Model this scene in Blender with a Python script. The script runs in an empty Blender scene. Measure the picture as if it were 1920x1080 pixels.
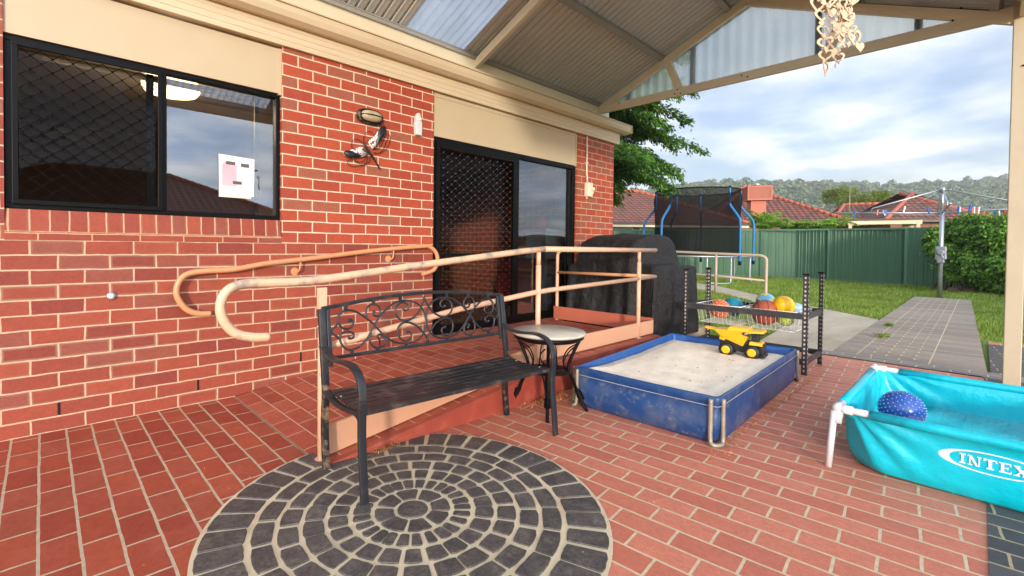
import bpy, math, random
import numpy as np
from mathutils import Vector
random.seed(7); RNG = np.random.default_rng(7)
SC = bpy.context.scene
COL = SC.collection
PI = math.pi

# ------------------------------------------------------------------ camera
YAW, PITCH, ROLL = math.radians(42.769), math.radians(-1.0478), math.radians(0.5677)
FPX, CX, CY = 877.8, 890.5, 478.5
CAM = np.array([0.0519, -3.660, 1.105])
_w = np.array([math.sin(YAW)*math.cos(PITCH), math.cos(YAW)*math.cos(PITCH), math.sin(PITCH)])
_r = np.array([math.cos(YAW), -math.sin(YAW), 0.0])
_u = np.cross(_r, _w)
CR = math.cos(ROLL)*_r + math.sin(ROLL)*_u
CU = -math.sin(ROLL)*_r + math.cos(ROLL)*_u
cam = bpy.data.cameras.new('camera'); co = bpy.data.objects.new('camera', cam); COL.objects.link(co)
from mathutils import Matrix
co.matrix_world = Matrix(((CR[0], CU[0], -_w[0], CAM[0]), (CR[1], CU[1], -_w[1], CAM[1]), (CR[2], CU[2], -_w[2], CAM[2]), (0, 0, 0, 1)))
cam.sensor_width = 36; cam.lens = 36*FPX/1920
cam.shift_x = (960-CX)/1920; cam.shift_y = -(540-CY)/1920
cam.clip_start = 0.05; cam.clip_end = 3000
SC.camera = co
SC.render.resolution_x, SC.render.resolution_y = 1024, 576

# ------------------------------------------------------------------ world, sun, exposure
SUN_AZ, SUN_EL = math.radians(42), math.radians(7.5)     # travel direction of the light: azimuth from +Y towards +X
sd = Vector((math.sin(SUN_AZ)*math.cos(SUN_EL), math.cos(SUN_AZ)*math.cos(SUN_EL), -math.sin(SUN_EL)))
sl = bpy.data.lights.new('sun', 'SUN'); sl.energy = 2.1; sl.angle = math.radians(3.5); sl.color = (1.0, 0.91, 0.80)
so = bpy.data.objects.new('sun', sl); COL.objects.link(so); so.rotation_euler = sd.to_track_quat('-Z', 'Y').to_euler()
w = bpy.data.worlds.new('World'); SC.world = w; w.use_nodes = True
wn, wl = w.node_tree.nodes, w.node_tree.links
wn.clear()
def WN(t, **k):
    n = wn.new(t)
    for a, b in k.items(): setattr(n, a, b)
    return n
out = WN('ShaderNodeOutputWorld'); bg = WN('ShaderNodeBackground'); bg.inputs[1].default_value = 0.1
sky = WN('ShaderNodeTexSky', sky_type='NISHITA', sun_disc=False)
sky.sun_elevation = SUN_EL; sky.sun_rotation = math.atan2(-sd.x, -sd.y)
sky.air_density = 1.0; sky.dust_density = 1.0; sky.ozone_density = 1.2
tc = WN('ShaderNodeTexCoord'); sep = WN('ShaderNodeSeparateXYZ'); wl.new(tc.outputs['Generated'], sep.inputs[0])
def wm(op, a, b=None):
    n = WN('ShaderNodeMath', operation=op)
    for i, v in enumerate((a, b)):
        if v is None: continue
        if isinstance(v, (int, float)): n.inputs[i].default_value = v
        else: wl.new(v, n.inputs[i])
    return n.outputs[0]
den = wm('ADD', wm('MAXIMUM', sep.outputs[2], 0.0), 0.16)
cmb = WN('ShaderNodeCombineXYZ'); wl.new(wm('DIVIDE', sep.outputs[0], den), cmb.inputs[0]); wl.new(wm('DIVIDE', sep.outputs[1], den), cmb.inputs[1])
nz = WN('ShaderNodeTexNoise'); nz.inputs['Scale'].default_value = 1.15; nz.inputs['Detail'].default_value = 9; nz.inputs['Roughness'].default_value = 0.52
mp = WN('ShaderNodeMapping'); mp.inputs['Location'].default_value = (3.1, 1.7, 0); wl.new(cmb.outputs[0], mp.inputs[0]); wl.new(mp.outputs[0], nz.inputs['Vector'])
rp = WN('ShaderNodeValToRGB'); rp.color_ramp.elements[0].position = 0.42; rp.color_ramp.elements[1].position = 0.64
rp.color_ramp.elements[0].color = (0.52, 0.52, 0.52, 1); rp.color_ramp.elements[1].color = (0.95, 0.95, 0.95, 1)
wl.new(nz.outputs[0], rp.inputs[0])
nz2 = WN('ShaderNodeTexNoise'); nz2.inputs['Scale'].default_value = 2.3; nz2.inputs['Detail'].default_value = 6; wl.new(mp.outputs[0], nz2.inputs['Vector'])
cr = WN('ShaderNodeValToRGB'); cr.color_ramp.elements[0].position = 0.35; cr.color_ramp.elements[1].position = 0.62
cr.color_ramp.elements[0].color = (4.8, 6.1, 9.0, 1); cr.color_ramp.elements[1].color = (8.2, 8.5, 9.1, 1)
wl.new(nz2.outputs[0], cr.inputs[0])
sk = WN('ShaderNodeMix', data_type='RGBA', blend_type='MULTIPLY'); sk.inputs[0].default_value = 1.0
wl.new(sky.outputs[0], sk.inputs[6]); sk.inputs[7].default_value = (1.0, 1.0, 1.0, 1)
mx = WN('ShaderNodeMix', data_type='RGBA'); wl.new(rp.outputs[0], mx.inputs[0]); wl.new(sk.outputs[2], mx.inputs[6]); wl.new(cr.outputs[0], mx.inputs[7])
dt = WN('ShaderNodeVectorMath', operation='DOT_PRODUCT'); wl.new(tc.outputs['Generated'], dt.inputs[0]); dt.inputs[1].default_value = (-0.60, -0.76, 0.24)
fill_glow = wm('ADD', 1.0, wm('MULTIPLY', wm('POWER', wm('MAXIMUM', dt.outputs['Value'], 0.0), 1.8), 2.8))  # extra sky brightness added behind the camera to fill wall, floor and truss
gm = WN('ShaderNodeVectorMath', operation='SCALE'); wl.new(mx.outputs[2], gm.inputs[0]); wl.new(fill_glow, gm.inputs['Scale'])
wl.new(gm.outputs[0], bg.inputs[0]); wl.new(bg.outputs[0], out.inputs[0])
SC.view_settings.view_transform = 'Standard'; SC.view_settings.look = 'None'
SC.view_settings.exposure = 0.56; SC.view_settings.gamma = 1.0
SC.cycles.max_bounces = 8; SC.cycles.transparent_max_bounces = 24; SC.cycles.use_denoising = True
SC.cycles.caustics_reflective = False; SC.cycles.caustics_refractive = False

# ------------------------------------------------------------------ helpers
def ray(px, py): return _w + (px-CX)/FPX*CR - (py-CY)/FPX*CU
def G(px, py, z=0.0):
    d = ray(px, py); t = (z-CAM[2])/d[2]; return tuple(CAM + t*d)
def P(px, py, depth): return tuple(CAM + depth*ray(px, py))
def lin(c): return tuple((v/255/12.92 if v/255 <= 0.04045 else ((v/255+0.055)/1.055)**2.4) for v in c)
OFF = {}
def off(o): return OFF.get(o.name, np.zeros(3)) if o is not None else np.zeros(3)
def tag(o, label=None, cat=None, group=None, kind=None):
    if label: o['label'] = label
    if cat: o['category'] = cat
    if group: o['group'] = group
    if kind: o['kind'] = kind
    return o
def thing(name, label, cat, loc=(0, 0, 0), group=None):
    o = bpy.data.objects.new(name, None); COL.objects.link(o); o.location = loc
    o.empty_display_size = 0.1
    OFF[o.name] = np.array(loc, float)
    return tag(o, label, cat, group)
def norm(v): v = np.asarray(v, float); return v/(np.linalg.norm(v)+1e-12)

class MB:
    def __init__(s, T=None): s.V = []; s.F = []; s.UV = {}; s.S = []; s.M = []; s.T = T; s.mi = 0
    def v(s, p):
        s.V.append(tuple(s.T(p)) if s.T else tuple(map(float, p))); return len(s.V)-1
    def f(s, idx, uv=None, smooth=False):
        if uv is not None: s.UV[len(s.F)] = uv
        s.F.append(tuple(idx)); s.S.append(smooth); s.M.append(s.mi)
    def poly(s, pts, uv=None, smooth=False): s.f([s.v(p) for p in pts], uv, smooth); return s
    def box(s, a, b):
        x0, y0, z0 = a; x1, y1, z1 = b
        i = [s.v(p) for p in ((x0,y0,z0),(x1,y0,z0),(x1,y1,z0),(x0,y1,z0),(x0,y0,z1),(x1,y0,z1),(x1,y1,z1),(x0,y1,z1))]
        for q in ((0,3,2,1),(4,5,6,7),(0,1,5,4),(1,2,6,5),(2,3,7,6),(3,0,4,7)): s.f([i[k] for k in q])
        return s
    def hexa(s, bot, top):
        i = [s.v(p) for p in list(bot)+list(top)]; n = len(bot)
        s.f(i[:n][::-1]); s.f(i[n:])
        for k in range(n): s.f((i[k], i[(k+1) % n], i[n+(k+1) % n], i[n+k]))
        return s
    def bar(s, p, q, w, h, up=(0, 0, 1)):
        p = np.array(p, float); q = np.array(q, float); d = norm(q-p); a = norm(np.cross(d, up)); b = np.cross(a, d)
        o = [(-w/2, -h/2), (w/2, -h/2), (w/2, h/2), (-w/2, h/2)]
        return s.hexa([p+a*x+b*y for x, y in o], [q+a*x+b*y for x, y in o])
    def tube(s, pts, r, n=8, closed=False, cap=True):
        pts = [np.array(p, float) for p in pts]; m = len(pts)
        rs = r if hasattr(r, '__len__') else [r]*m
        tang = []
        for i in range(m):
            a = pts[(i-1) % m] if (closed or i > 0) else pts[i]; b = pts[(i+1) % m] if (closed or i < m-1) else pts[i]
            tang.append(norm(b-a))
        ref = np.array([0, 0, 1.0]) if abs(tang[0][2]) < 0.9 else np.array([1.0, 0, 0])
        nrm = norm(np.cross(tang[0], ref)); rings = []
        for i in range(m):
            nrm = norm(nrm - tang[i]*(nrm@tang[i])); bi = np.cross(tang[i], nrm)
            rings.append([s.v(pts[i]+rs[i]*(math.cos(2*PI*k/n)*nrm+math.sin(2*PI*k/n)*bi)) for k in range(n)])
        for i in range(m if closed else m-1):
            A, B = rings[i], rings[(i+1) % m]
            for k in range(n): s.f((A[k], A[(k+1) % n], B[(k+1) % n], B[k]), smooth=True)
        if cap and not closed: s.f(rings[0][::-1]); s.f(rings[-1])
        return s
    def ribbon(s, pts, wdir, w, t):
        # flat bar swept along pts; wdir = width direction
        pts = [np.array(p, float) for p in pts]; wd = norm(wdir); R = []
        for i, p in enumerate(pts):
            d = norm(pts[min(i+1, len(pts)-1)]-pts[max(i-1, 0)]); nn = norm(np.cross(d, wd))
            R.append([s.v(p+wd*a*w/2+nn*b*t/2) for a, b in ((-1,-1),(1,-1),(1,1),(-1,1))])
        for A, B in zip(R, R[1:]):
            for k in range(4): s.f((A[k], A[(k+1) % 4], B[(k+1) % 4], B[k]), smooth=(k % 2 == 0))
        s.f(R[0][::-1]); s.f(R[-1]); return s
    def lathe(s, prof, c, n=24, smooth=True, axis='z', squash=1.0):
        c = np.array(c, float); rings = []
        for r, z in prof:
            ring = []
            for k in range(n):
                a = 2*PI*k/n
                if axis == 'z': q = (r*math.cos(a), r*math.sin(a)*squash, z)
                elif axis == 'y': q = (r*math.cos(a), z, r*math.sin(a)*squash)
                else: q = (z, r*math.cos(a), r*math.sin(a)*squash)
                ring.append(s.v(c+np.array(q)))
            rings.append(ring)
        for A, B in zip(rings, rings[1:]):
            for k in range(n): s.f((A[k], A[(k+1) % n], B[(k+1) % n], B[k]), smooth=smooth)
        if prof[0][0] > 1e-4: s.f(rings[0][::-1])
        if prof[-1][0] > 1e-4: s.f(rings[-1])
        return s
    def sphere(s, c, r, n=20, sq=(1, 1, 1)):
        m = n//2; rings = []
        for i in range(m+1):
            t = PI*i/m
            rings.append([s.v((c[0]+sq[0]*r*math.sin(t)*math.cos(2*PI*k/n), c[1]+sq[1]*r*math.sin(t)*math.sin(2*PI*k/n), c[2]+sq[2]*r*math.cos(t))) for k in range(n)])
        for A, B in zip(rings, rings[1:]):
            for k in range(n): s.f((B[k], B[(k+1) % n], A[(k+1) % n], A[k]), smooth=True)
        return s
    def grid(s, pts, uvs=None, smooth=True, closed=False):
        I = [[s.v(p) for p in row] for row in pts]; nr = len(I); nc = len(I[0])
        for i in range(nr-1):
            for j in range(nc if closed else nc-1):
                j2 = (j+1) % nc
                uv = None if uvs is None else [uvs[i][j], uvs[i][j2], uvs[i+1][j2], uvs[i+1][j]]
                s.f((I[i][j], I[i][j2], I[i+1][j2], I[i+1][j]), uv, smooth)
        return I
    def prism2d(s, poly, fn, t0, t1):
        # poly list of 2D, fn(a,b,t)->3D
        A = [s.v(fn(a, b, t0)) for a, b in poly]; B = [s.v(fn(a, b, t1)) for a, b in poly]; n = len(poly)
        s.f(A[::-1]); s.f(B)
        for k in range(n): s.f((A[k], A[(k+1) % n], B[(k+1) % n], B[k]))
        return s
    def build(s, name, m, parent=None, bevel=0, kind=None, sub=0):
        me = bpy.data.meshes.new(name); o3 = off(parent)
        V = np.array(s.V, float) - o3
        me.from_pydata(V.tolist(), [], s.F)
        for mm in (m if isinstance(m, (list, tuple)) else [m]): me.materials.append(mm)
        me.polygons.foreach_set('use_smooth', s.S)
        me.polygons.foreach_set('material_index', s.M)
        uvl = me.uv_layers.new(name='UVMap')
        data = np.zeros((len(me.loops), 2)); W = np.array(s.V, float)
        me.update()
        for pi, p in enumerate(me.polygons):
            li = range(p.loop_start, p.loop_start+p.loop_total)
            if pi in s.UV:
                for l, uv in zip(li, s.UV[pi]): data[l] = uv
            else:
                nx, ny, nz_ = abs(p.normal.x), abs(p.normal.y), abs(p.normal.z)
                ax = (1, 2) if nx >= ny and nx >= nz_ else ((0, 2) if ny >= nz_ else (0, 1))
                for l, vi in zip(li, p.vertices): data[l] = (W[vi][ax[0]], W[vi][ax[1]])
        uvl.data.foreach_set('uv', data.ravel())
        o = bpy.data.objects.new(name, me); COL.objects.link(o)
        if parent is not None: o.parent = parent
        OFF[o.name] = o3
        if bevel:
            b = o.modifiers.new('b', 'BEVEL'); b.width = bevel; b.segments = 2; b.limit_method = 'ANGLE'; b.angle_limit = math.radians(40)
        if sub:
            b = o.modifiers.new('s', 'SUBSURF'); b.levels = sub; b.render_levels = sub
        if kind: o['kind'] = kind
        return o

def npmesh(name, V, F, m, parent=None, kind=None, smooth=False, mats=None):
    V = np.asarray(V, np.float32) - off(parent).astype(np.float32); F = np.asarray(F, np.int32)
    me = bpy.data.meshes.new(name); nv, (nf, k) = len(V), F.shape
    me.vertices.add(nv); me.vertices.foreach_set('co', V.ravel())
    me.loops.add(nf*k); me.loops.foreach_set('vertex_index', F.ravel())
    me.polygons.add(nf); me.polygons.foreach_set('loop_start', np.arange(0, nf*k, k, dtype=np.int32))
    if smooth: me.polygons.foreach_set('use_smooth', np.ones(nf, bool))
    me.update(calc_edges=True); me.validate()
    me.materials.append(m)
    o = bpy.data.objects.new(name, me); COL.objects.link(o)
    if parent is not None: o.parent = parent
    OFF[o.name] = off(parent)
    if kind: o['kind'] = kind
    return o
def leaves(C, size, up_bias=0.3, aspect=0.5, dirs=None, nrm=None, nk=1.0):
    """diamond leaf faces at centres C"""
    n = len(C); size = np.broadcast_to(size, (n,))[:, None]
    d = RNG.normal(size=(n, 3)) if dirs is None else dirs + RNG.normal(size=(n, 3))*0.35
    d /= np.linalg.norm(d, axis=1)[:, None]
    nn = RNG.normal(size=(n, 3)); nn[:, 2] += up_bias*3
    if nrm is not None: nn = nrm*nk*2.0 + RNG.normal(size=(n, 3))*0.55; nn[:, 2] += up_bias
    sdir = np.cross(d, nn); sdir /= np.linalg.norm(sdir, axis=1)[:, None]+1e-9
    V = np.stack([C-d*size*.5, C+sdir*size*aspect*.5, C+d*size*.5, C-sdir*size*aspect*.5], 1).reshape(-1, 3)
    return V, np.arange(4*n).reshape(n, 4)
def smooth_pts(pts, k=6):
    # Catmull-Rom
    pts = [np.array(p, float) for p in pts]; o = []
    for i in range(len(pts)-1):
        p0 = pts[max(i-1, 0)]; p1 = pts[i]; p2 = pts[i+1]; p3 = pts[min(i+2, len(pts)-1)]
        for j in range(k):
            t = j/k; o.append(0.5*((2*p1)+(-p0+p2)*t+(2*p0-5*p1+4*p2-p3)*t*t+(-p0+3*p1-3*p2+p3)*t**3))
    o.append(pts[-1]); return o

# ------------------------------------------------------------------ materials
class MT:
    def __init__(s, name):
        s.m = bpy.data.materials.new(name); s.m.use_nodes = True; s.n = s.m.node_tree.nodes; s.l = s.m.node_tree.links; s.n.clear()
        s.out = s.n.new('ShaderNodeOutputMaterial'); s.b = s.n.new('ShaderNodeBsdfPrincipled'); s.l.new(s.b.outputs[0], s.out.inputs[0])
        s.b.inputs['Roughness'].default_value = 0.6
        s._tc = None
    def add(s, t, **k):
        n = s.n.new(t)
        for a, b in k.items(): setattr(n, a, b)
        return n
    def set(s, i, v):
        if isinstance(v, (int, float)): i.default_value = v
        elif isinstance(v, tuple): i.default_value = v if len(v) == len(i.default_value) else (*v, 1)
        else: s.l.new(v, i)
    @property
    def tc(s):
        if not s._tc: s._tc = s.add('ShaderNodeTexCoord')
        return s._tc
    def math(s, op, a, b=0.0, clamp=False):
        n = s.add('ShaderNodeMath', operation=op, use_clamp=clamp); s.set(n.inputs[0], a); s.set(n.inputs[1], b); return n.outputs[0]
    def mix(s, f, a, b, bt='MIX'):
        n = s.add('ShaderNodeMix', data_type='RGBA', blend_type=bt); s.set(n.inputs[0], f); s.set(n.inputs[6], a); s.set(n.inputs[7], b); return n.outputs[2]
    def noise(s, scale, detail=4, rough=0.55, vec=None, stretch=None):
        n = s.add('ShaderNodeTexNoise'); n.inputs['Scale'].default_value = scale; n.inputs['Detail'].default_value = detail; n.inputs['Roughness'].default_value = rough
        v = vec if vec is not None else s.tc.outputs['Object']
        if stretch: v = s.map(v, scale=stretch)
        s.l.new(v, n.inputs['Vector']); return n.outputs[0]
    def map(s, v, loc=(0,0,0), scale=(1,1,1), rot=(0,0,0)):
        n = s.add('ShaderNodeMapping'); n.inputs['Location'].default_value = loc; n.inputs['Scale'].default_value = scale; n.inputs['Rotation'].default_value = rot
        s.l.new(v, n.inputs[0]); return n.outputs[0]
    def ramp(s, f, stops):
        n = s.add('ShaderNodeValToRGB'); e = n.color_ramp.elements
        while len(e) < len(stops): e.new(0.5)
        for el, (p, c) in zip(e, stops):
            el.position = p; el.color = (c, c, c, 1) if isinstance(c, (int, float)) else (*c, 1)
        s.set(n.inputs[0], f); return n.outputs[0]
    def bump(s, h, strength=0.5, dist=0.01, prev=None):
        n = s.add('ShaderNodeBump'); n.inputs['Strength'].default_value = strength; n.inputs['Distance'].default_value = dist
        s.l.new(h, n.inputs['Height'])
        if prev is not None: s.l.new(prev, n.inputs['Normal'])
        s.l.new(n.outputs[0], s.b.inputs['Normal']); return n.outputs[0]
    def base(s, c): s.set(s.b.inputs['Base Color'], c)
    def rough(s, r): s.set(s.b.inputs['Roughness'], r)

def M(name, rgb, rough=0.6, metal=0.0, var=0.12, vs=3.0, bump=0.0, bs=60, dirt=None, dirt_amt=0.5, dirt_s=4, spec=0.5, sub=0, trans=0, bd=0.002, rand=0, stretch=None, coat=0):
    t = MT(name); c = lin(rgb) if max(rgb) > 1.01 else rgb
    f = t.noise(vs, 5, stretch=stretch)
    dark = tuple(v*(1-var) for v in c); lite = tuple(min(1, v*(1+var)) for v in c)
    colr = t.ramp(f, [(0.3, dark), (0.7, lite)])
    if dirt is not None:
        d = t.ramp(t.noise(dirt_s, 7, 0.62), [(0.50, 0.0), (0.66, dirt_amt)])
        colr = t.mix(d, colr, (*lin(dirt), 1))
    if rand:
        g = t.add('ShaderNodeNewGeometry')
        colr = t.mix(1.0, colr, t.ramp(g.outputs['Random Per Island'], [(0, 1-rand), (1, 1+rand)]), 'MULTIPLY')
    t.base(colr)
    t.rough(t.math('ADD', t.math('MULTIPLY', t.noise(vs*4, 4), 0.16), max(rough-0.08, 0.02)))
    t.b.inputs['Metallic'].default_value = metal; t.b.inputs['Specular IOR Level'].default_value = spec
    if coat: t.b.inputs['Coat Weight'].default_value = coat
    if bump: t.bump(t.noise(bs, 5, 0.6), bump, bd)
    return t.m

def brickmat(name, uoff, voff, bw=0.24, rh=0.086, ms=0.005, cols=None, mortar=(196,158,124), stain=None, off_=0.5, edge=0.55, rough=0.75, mbump=0.5, row_dark=0, big=0.0, wob=0.0012, mvar=0.1, gloss=0):
    t = MT(name); uv = t.map(t.tc.outputs['UV'], loc=(uoff, voff, 0))
    wv = t.add('ShaderNodeTexNoise'); wv.inputs['Scale'].default_value = 9; wv.inputs['Detail'].default_value = 3; t.l.new(uv, wv.inputs['Vector'])
    sub = t.add('ShaderNodeVectorMath', operation='SUBTRACT'); t.l.new(wv.outputs['Color'], sub.inputs[0]); sub.inputs[1].default_value = (.5, .5, .5)
    mul = t.add('ShaderNodeVectorMath', operation='SCALE'); t.l.new(sub.outputs[0], mul.inputs[0]); mul.inputs['Scale'].default_value = wob*8
    ad = t.add('ShaderNodeVectorMath', operation='ADD'); t.l.new(uv, ad.inputs[0]); t.l.new(mul.outputs[0], ad.inputs[1]); uvw = ad.outputs[0]
    def bk(msz, sm):
        b = t.add('ShaderNodeTexBrick', offset=off_, offset_frequency=2, squash=1.0)
        b.inputs['Scale'].default_value = 1; b.inputs['Mortar Size'].default_value = msz; b.inputs['Mortar Smooth'].default_value = sm; b.inputs['Bias'].default_value = 0
        b.inputs['Brick Width'].default_value = bw; b.inputs['Row Height'].default_value = rh
        b.inputs['Color1'].default_value = (0, 0, 0, 1); b.inputs['Color2'].default_value = (1, 1, 1, 1); b.inputs['Mortar'].default_value = (0.5, .5, .5, 1)
        t.l.new(uvw, b.inputs['Vector']); return b
    b1 = bk(ms, 0.12); b2 = bk(min(0.028, rh*0.32), 1.0)
    n = len(cols); st = [(i/n+0.0001*(i > 0), lin(c)) for i, c in enumerate(cols)]
    rc = t.add('ShaderNodeValToRGB'); rc.color_ramp.interpolation = 'CONSTANT'; e = rc.color_ramp.elements
    while len(e) < n: e.new(0.5)
    for el, (p, c) in zip(e, st): el.position = p; el.color = (*c, 1)
    t.l.new(b2.outputs['Color'], rc.inputs[0])
    # per-brick hue from the flat-mortar lookup (b2 colour is blended near edges, so use a hard one)
    b3 = bk(0.0001, 0.0); t.l.new(b3.outputs['Color'], rc.inputs[0])
    c = rc.outputs[0]
    c = t.mix(t.ramp(t.noise(14, 6, 0.65, vec=uv), [(0.3, 0.0), (0.8, 0.35)]), c, tuple(v*0.55 for v in lin(cols[0])) + (1,))
    fine = t.noise(260, 3, 0.6, vec=uv); c = t.mix(0.42, c, t.ramp(fine, [(0.32, 0.2), (0.62, 1.0)]), 'MULTIPLY')
    c = t.mix(0.5, c, t.ramp(t.noise(46, 6, 0.7, vec=uv), [(0.3, 0.62), (0.65, 1.12)]), 'MULTIPLY')
    c = t.mix(t.ramp(t.noise(75, 3, 0.8, vec=uv), [(0.68, 0.0), (0.74, 0.55)]), c, (*lin((206,150,126)), 1))
    c = t.mix(t.ramp(t.noise(60, 2, 0.9, vec=t.map(uv, loc=(5, 3, 0))), [(0.70, 0.0), (0.76, 0.7)]), c, (*lin((70,40,34)), 1))
    if edge:
        rnd = t.ramp(b3.outputs['Color'], [(0.0, 0.0), (0.45, 0.0), (0.5, 1.0), (0.62, 0.1), (0.7, 0.9), (0.8, 0.0), (1.0, 0.55)])
        ef = t.math('MULTIPLY', t.math('MULTIPLY', t.ramp(b2.outputs['Fac'], [(0.35, 0), (0.9, 1.0)]), rnd), edge)
        c = t.mix(ef, c, (*lin((148, 118, 92)), 1))
    if big:
        c = t.mix(t.ramp(t.noise(1.1, 4, 0.6, vec=uv), [(0.40, 0.0), (0.72, big)]), c, t.mix(1.0, c, (0.62, 0.6, 0.62, 1), 'MULTIPLY'))
    mo = lin(mortar); mc = t.ramp(t.noise(30, 4, 0.6, vec=uv), [(0.3, tuple(v*(1-mvar*2) for v in mo)), (0.7, tuple(v*(1+mvar) for v in mo))])
    c = t.mix(b1.outputs['Fac'], c, mc)
    if stain: c = t.mix(t.ramp(t.noise(stain[1], 8, 0.66, vec=uv), [(0.52, 0.0), (0.75, stain[2])]), c, (*lin(stain[0]), 1))
    t.base(c); t.rough(t.math('ADD', t.math('MULTIPLY', t.noise(7, 4, vec=uv), 0.35), rough-0.2))
    h = t.math('SUBTRACT', t.math('MULTIPLY', t.noise(120, 5, 0.7, vec=uv), 0.18), b1.outputs['Fac'])
    t.bump(h, mbump, 0.006)
    return t.m

WALLC = [(158,70,50), (168,76,52), (146,62,46), (162,72,50), (154,80,62), (172,80,54)]
PIERC = [(186,78,48), (194,84,52), (176,72,46), (188,82,52), (170,96,70), (186,77,48), (180,76,50)]
m_wall = brickmat('red_brick_wall', 0.12, 0.0, cols=WALLC, mortar=(200,166,136), edge=1.0, mbump=0.8, stain=((96,52,42), 2.2, 0.35))
m_pier = brickmat('orange_brick_pier', -1.29, 0.0, cols=PIERC, mortar=(226,200,172), edge=0.6, mbump=0.8)
m_pier2 = brickmat('corner_brick', -5.25+0.12, 0.0, cols=PIERC[:5]+[(166,92,66)], mortar=(205,168,138), edge=0.4)
m_reveal = brickmat('reveal_brick', 0.02, 0.0, cols=PIERC, mortar=(214,174,140), edge=0.5)
m_thin = brickmat('thin_course_brick', 0.085, -1.118+0.0065+0.0, rh=0.047, ms=0.004, cols=WALLC, mortar=(196,152,118), edge=0.3)
m_sill = brickmat('sill_brick', 0.0, -1.165, bw=0.086, rh=0.2, ms=0.0045, cols=WALLC+[(150,76,58)], mortar=(196,152,118), off_=0.0, edge=0.4)
FLC = [(222,130,98), (230,138,106), (214,120,92), (224,132,102)]
m_floorR = brickmat('stamped_red_paving', 0, 0, bw=0.232, rh=0.1148, ms=0.0055, cols=FLC, mortar=(208,186,150), edge=0.0, big=0.25, rough=0.62, mbump=0.5, wob=0.0009, stain=((200,130,105), 5.5, 0.35))
m_floorL = brickmat('stamped_dark_red_paving', 0, 0, bw=0.232, rh=0.1148, ms=0.0055, cols=[(184,82,54), (192,90,60), (172,72,50), (182,88,62)], mortar=(190,170,138), edge=0.0, big=0.55, rough=0.6, mbump=0.55, wob=0.0010, stain=((196,110,86), 4.0, 0.35))
m_rampf = brickmat('ramp_paving', 0, 0, bw=0.232, rh=0.1148, ms=0.0042, cols=[(182,86,60), (192,96,68), (170,78,56), (192,98,70)], mortar=(196,150,120), edge=0.0, big=0.5, rough=0.65, mbump=0.4, wob=0.0008, stain=((190,118,92), 6, 0.3))
m_greypav = brickmat('grey_paving', 0, 0, bw=0.232, rh=0.1148, ms=0.0045, cols=[(150,138,128), (156,144,132), (144,132,124), (160,146,134)], mortar=(206,190,162), edge=0.0, big=0.4, rough=0.8, mbump=0.25, stain=((140,124,104), 3, 0.5))
m_greyedge = brickmat('grey_edge_paving', 0, 0, bw=50.0, rh=0.1148, ms=0.003, cols=[(172,154,132), (186,168,146), (162,146,126), (180,162,138)], mortar=(126,112,96), edge=0.0, big=0.4, rough=0.8, mbump=0.25, stain=((140,124,104), 3, 0.5))
m_darkpav = brickmat('charcoal_paving', 0, 0, bw=0.232, rh=0.1148, ms=0.005, cols=[(84,80,80), (92,88,86), (78,76,76)], mortar=(170,150,116), edge=0.0, big=0.4, rough=0.75, mbump=0.25)
m_house2 = brickmat('far_brick', 0, 0, cols=[(150,90,66), (160,98,72), (140,84,62)], mortar=(170,150,130), edge=0.0)

m_beige = M('cream_paint_panel', (192,172,140), 0.55, var=0.03)
m_trim = M('cream_paint_trim', (208,188,156), 0.5, var=0.04, stretch=(1, 8, 8), vs=2)
m_steelpaint = M('cream_steel_paint', (232,218,190), 0.42, var=0.05)
m_black = M('black_aluminium', (10,9,9), 0.42, var=0.2, spec=0.16)
m_mesh = M('black_grille_paint', (8,7,7), 0.6, var=0.1, spec=0.08)
m_knot = M('grille_knot_shine', (120,115,110), 0.3, metal=0.8)  # pale metal tone stands for the highlights at the door grille crossings
m_benchm = M('black_bench_enamel', (34,35,39), 0.40, var=0.12, vs=8, bump=0.15, bs=300, dirt=(104,92,80), dirt_amt=0.22, dirt_s=9, bd=0.001)
m_benchold = M('worn_bench_leg', (26,26,28), 0.45, var=0.2, vs=12, dirt=(150,120,92), dirt_amt=0.75, dirt_s=18)
m_rail = M('peach_rail_paint', (216,172,140), 0.38, var=0.06, vs=4, dirt=(176,150,122), dirt_amt=0.35, dirt_s=16)
m_railworn = M('worn_rail_paint', (218,178,144), 0.38, var=0.08, vs=6, dirt=(118,122,116), dirt_amt=1.0, dirt_s=7)
m_railwall = M('brown_peach_rail_paint', (206,144,100), 0.4, var=0.05)
m_board = M('peach_kickboard_paint', (200,150,118), 0.6, var=0.05, vs=2)
m_boardred = M('reddish_kickboard_paint', (178,96,72), 0.6, var=0.08, vs=4)
m_curb = M('red_oxide_paint', (152,66,50), 0.55, var=0.14, vs=6, dirt=(170,96,72), dirt_amt=0.5, dirt_s=6, bump=0.3, bs=60)
m_concrete = M('worn_concrete', (166,148,122), 0.85, var=0.10, vs=1.6, bump=0.3, bs=70, dirt=(128,114,96), dirt_amt=0.5, dirt_s=1.6)
m_soil = M('bare_soil', (110,86,62), 0.95, var=0.2, vs=6, bump=0.6, bs=20, bd=0.01)
m_white = M('white_plastic', (206,206,204), 0.35, var=0.02)
m_cream = M('cream_plastic', (226,216,192), 0.4, var=0.03)
m_galv = M('galvanised_steel', (176,180,184), 0.35, metal=0.75, var=0.12, vs=20)
m_aged = M('weathered_aluminium_tube', (150,140,124), 0.5, metal=0.4, var=0.2, vs=12)
m_grey = M('dark_grey_rack_paint', (50,50,52), 0.45, var=0.15, vs=6, dirt=(96,88,80), dirt_amt=0.3, dirt_s=12)
m_wire = M('white_wire_coat', (226,226,222), 0.35, var=0.03)
m_leafdry = M('dry_leaf', (168,112,62), 0.8, var=0.3, vs=30, rand=0.4)
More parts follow.
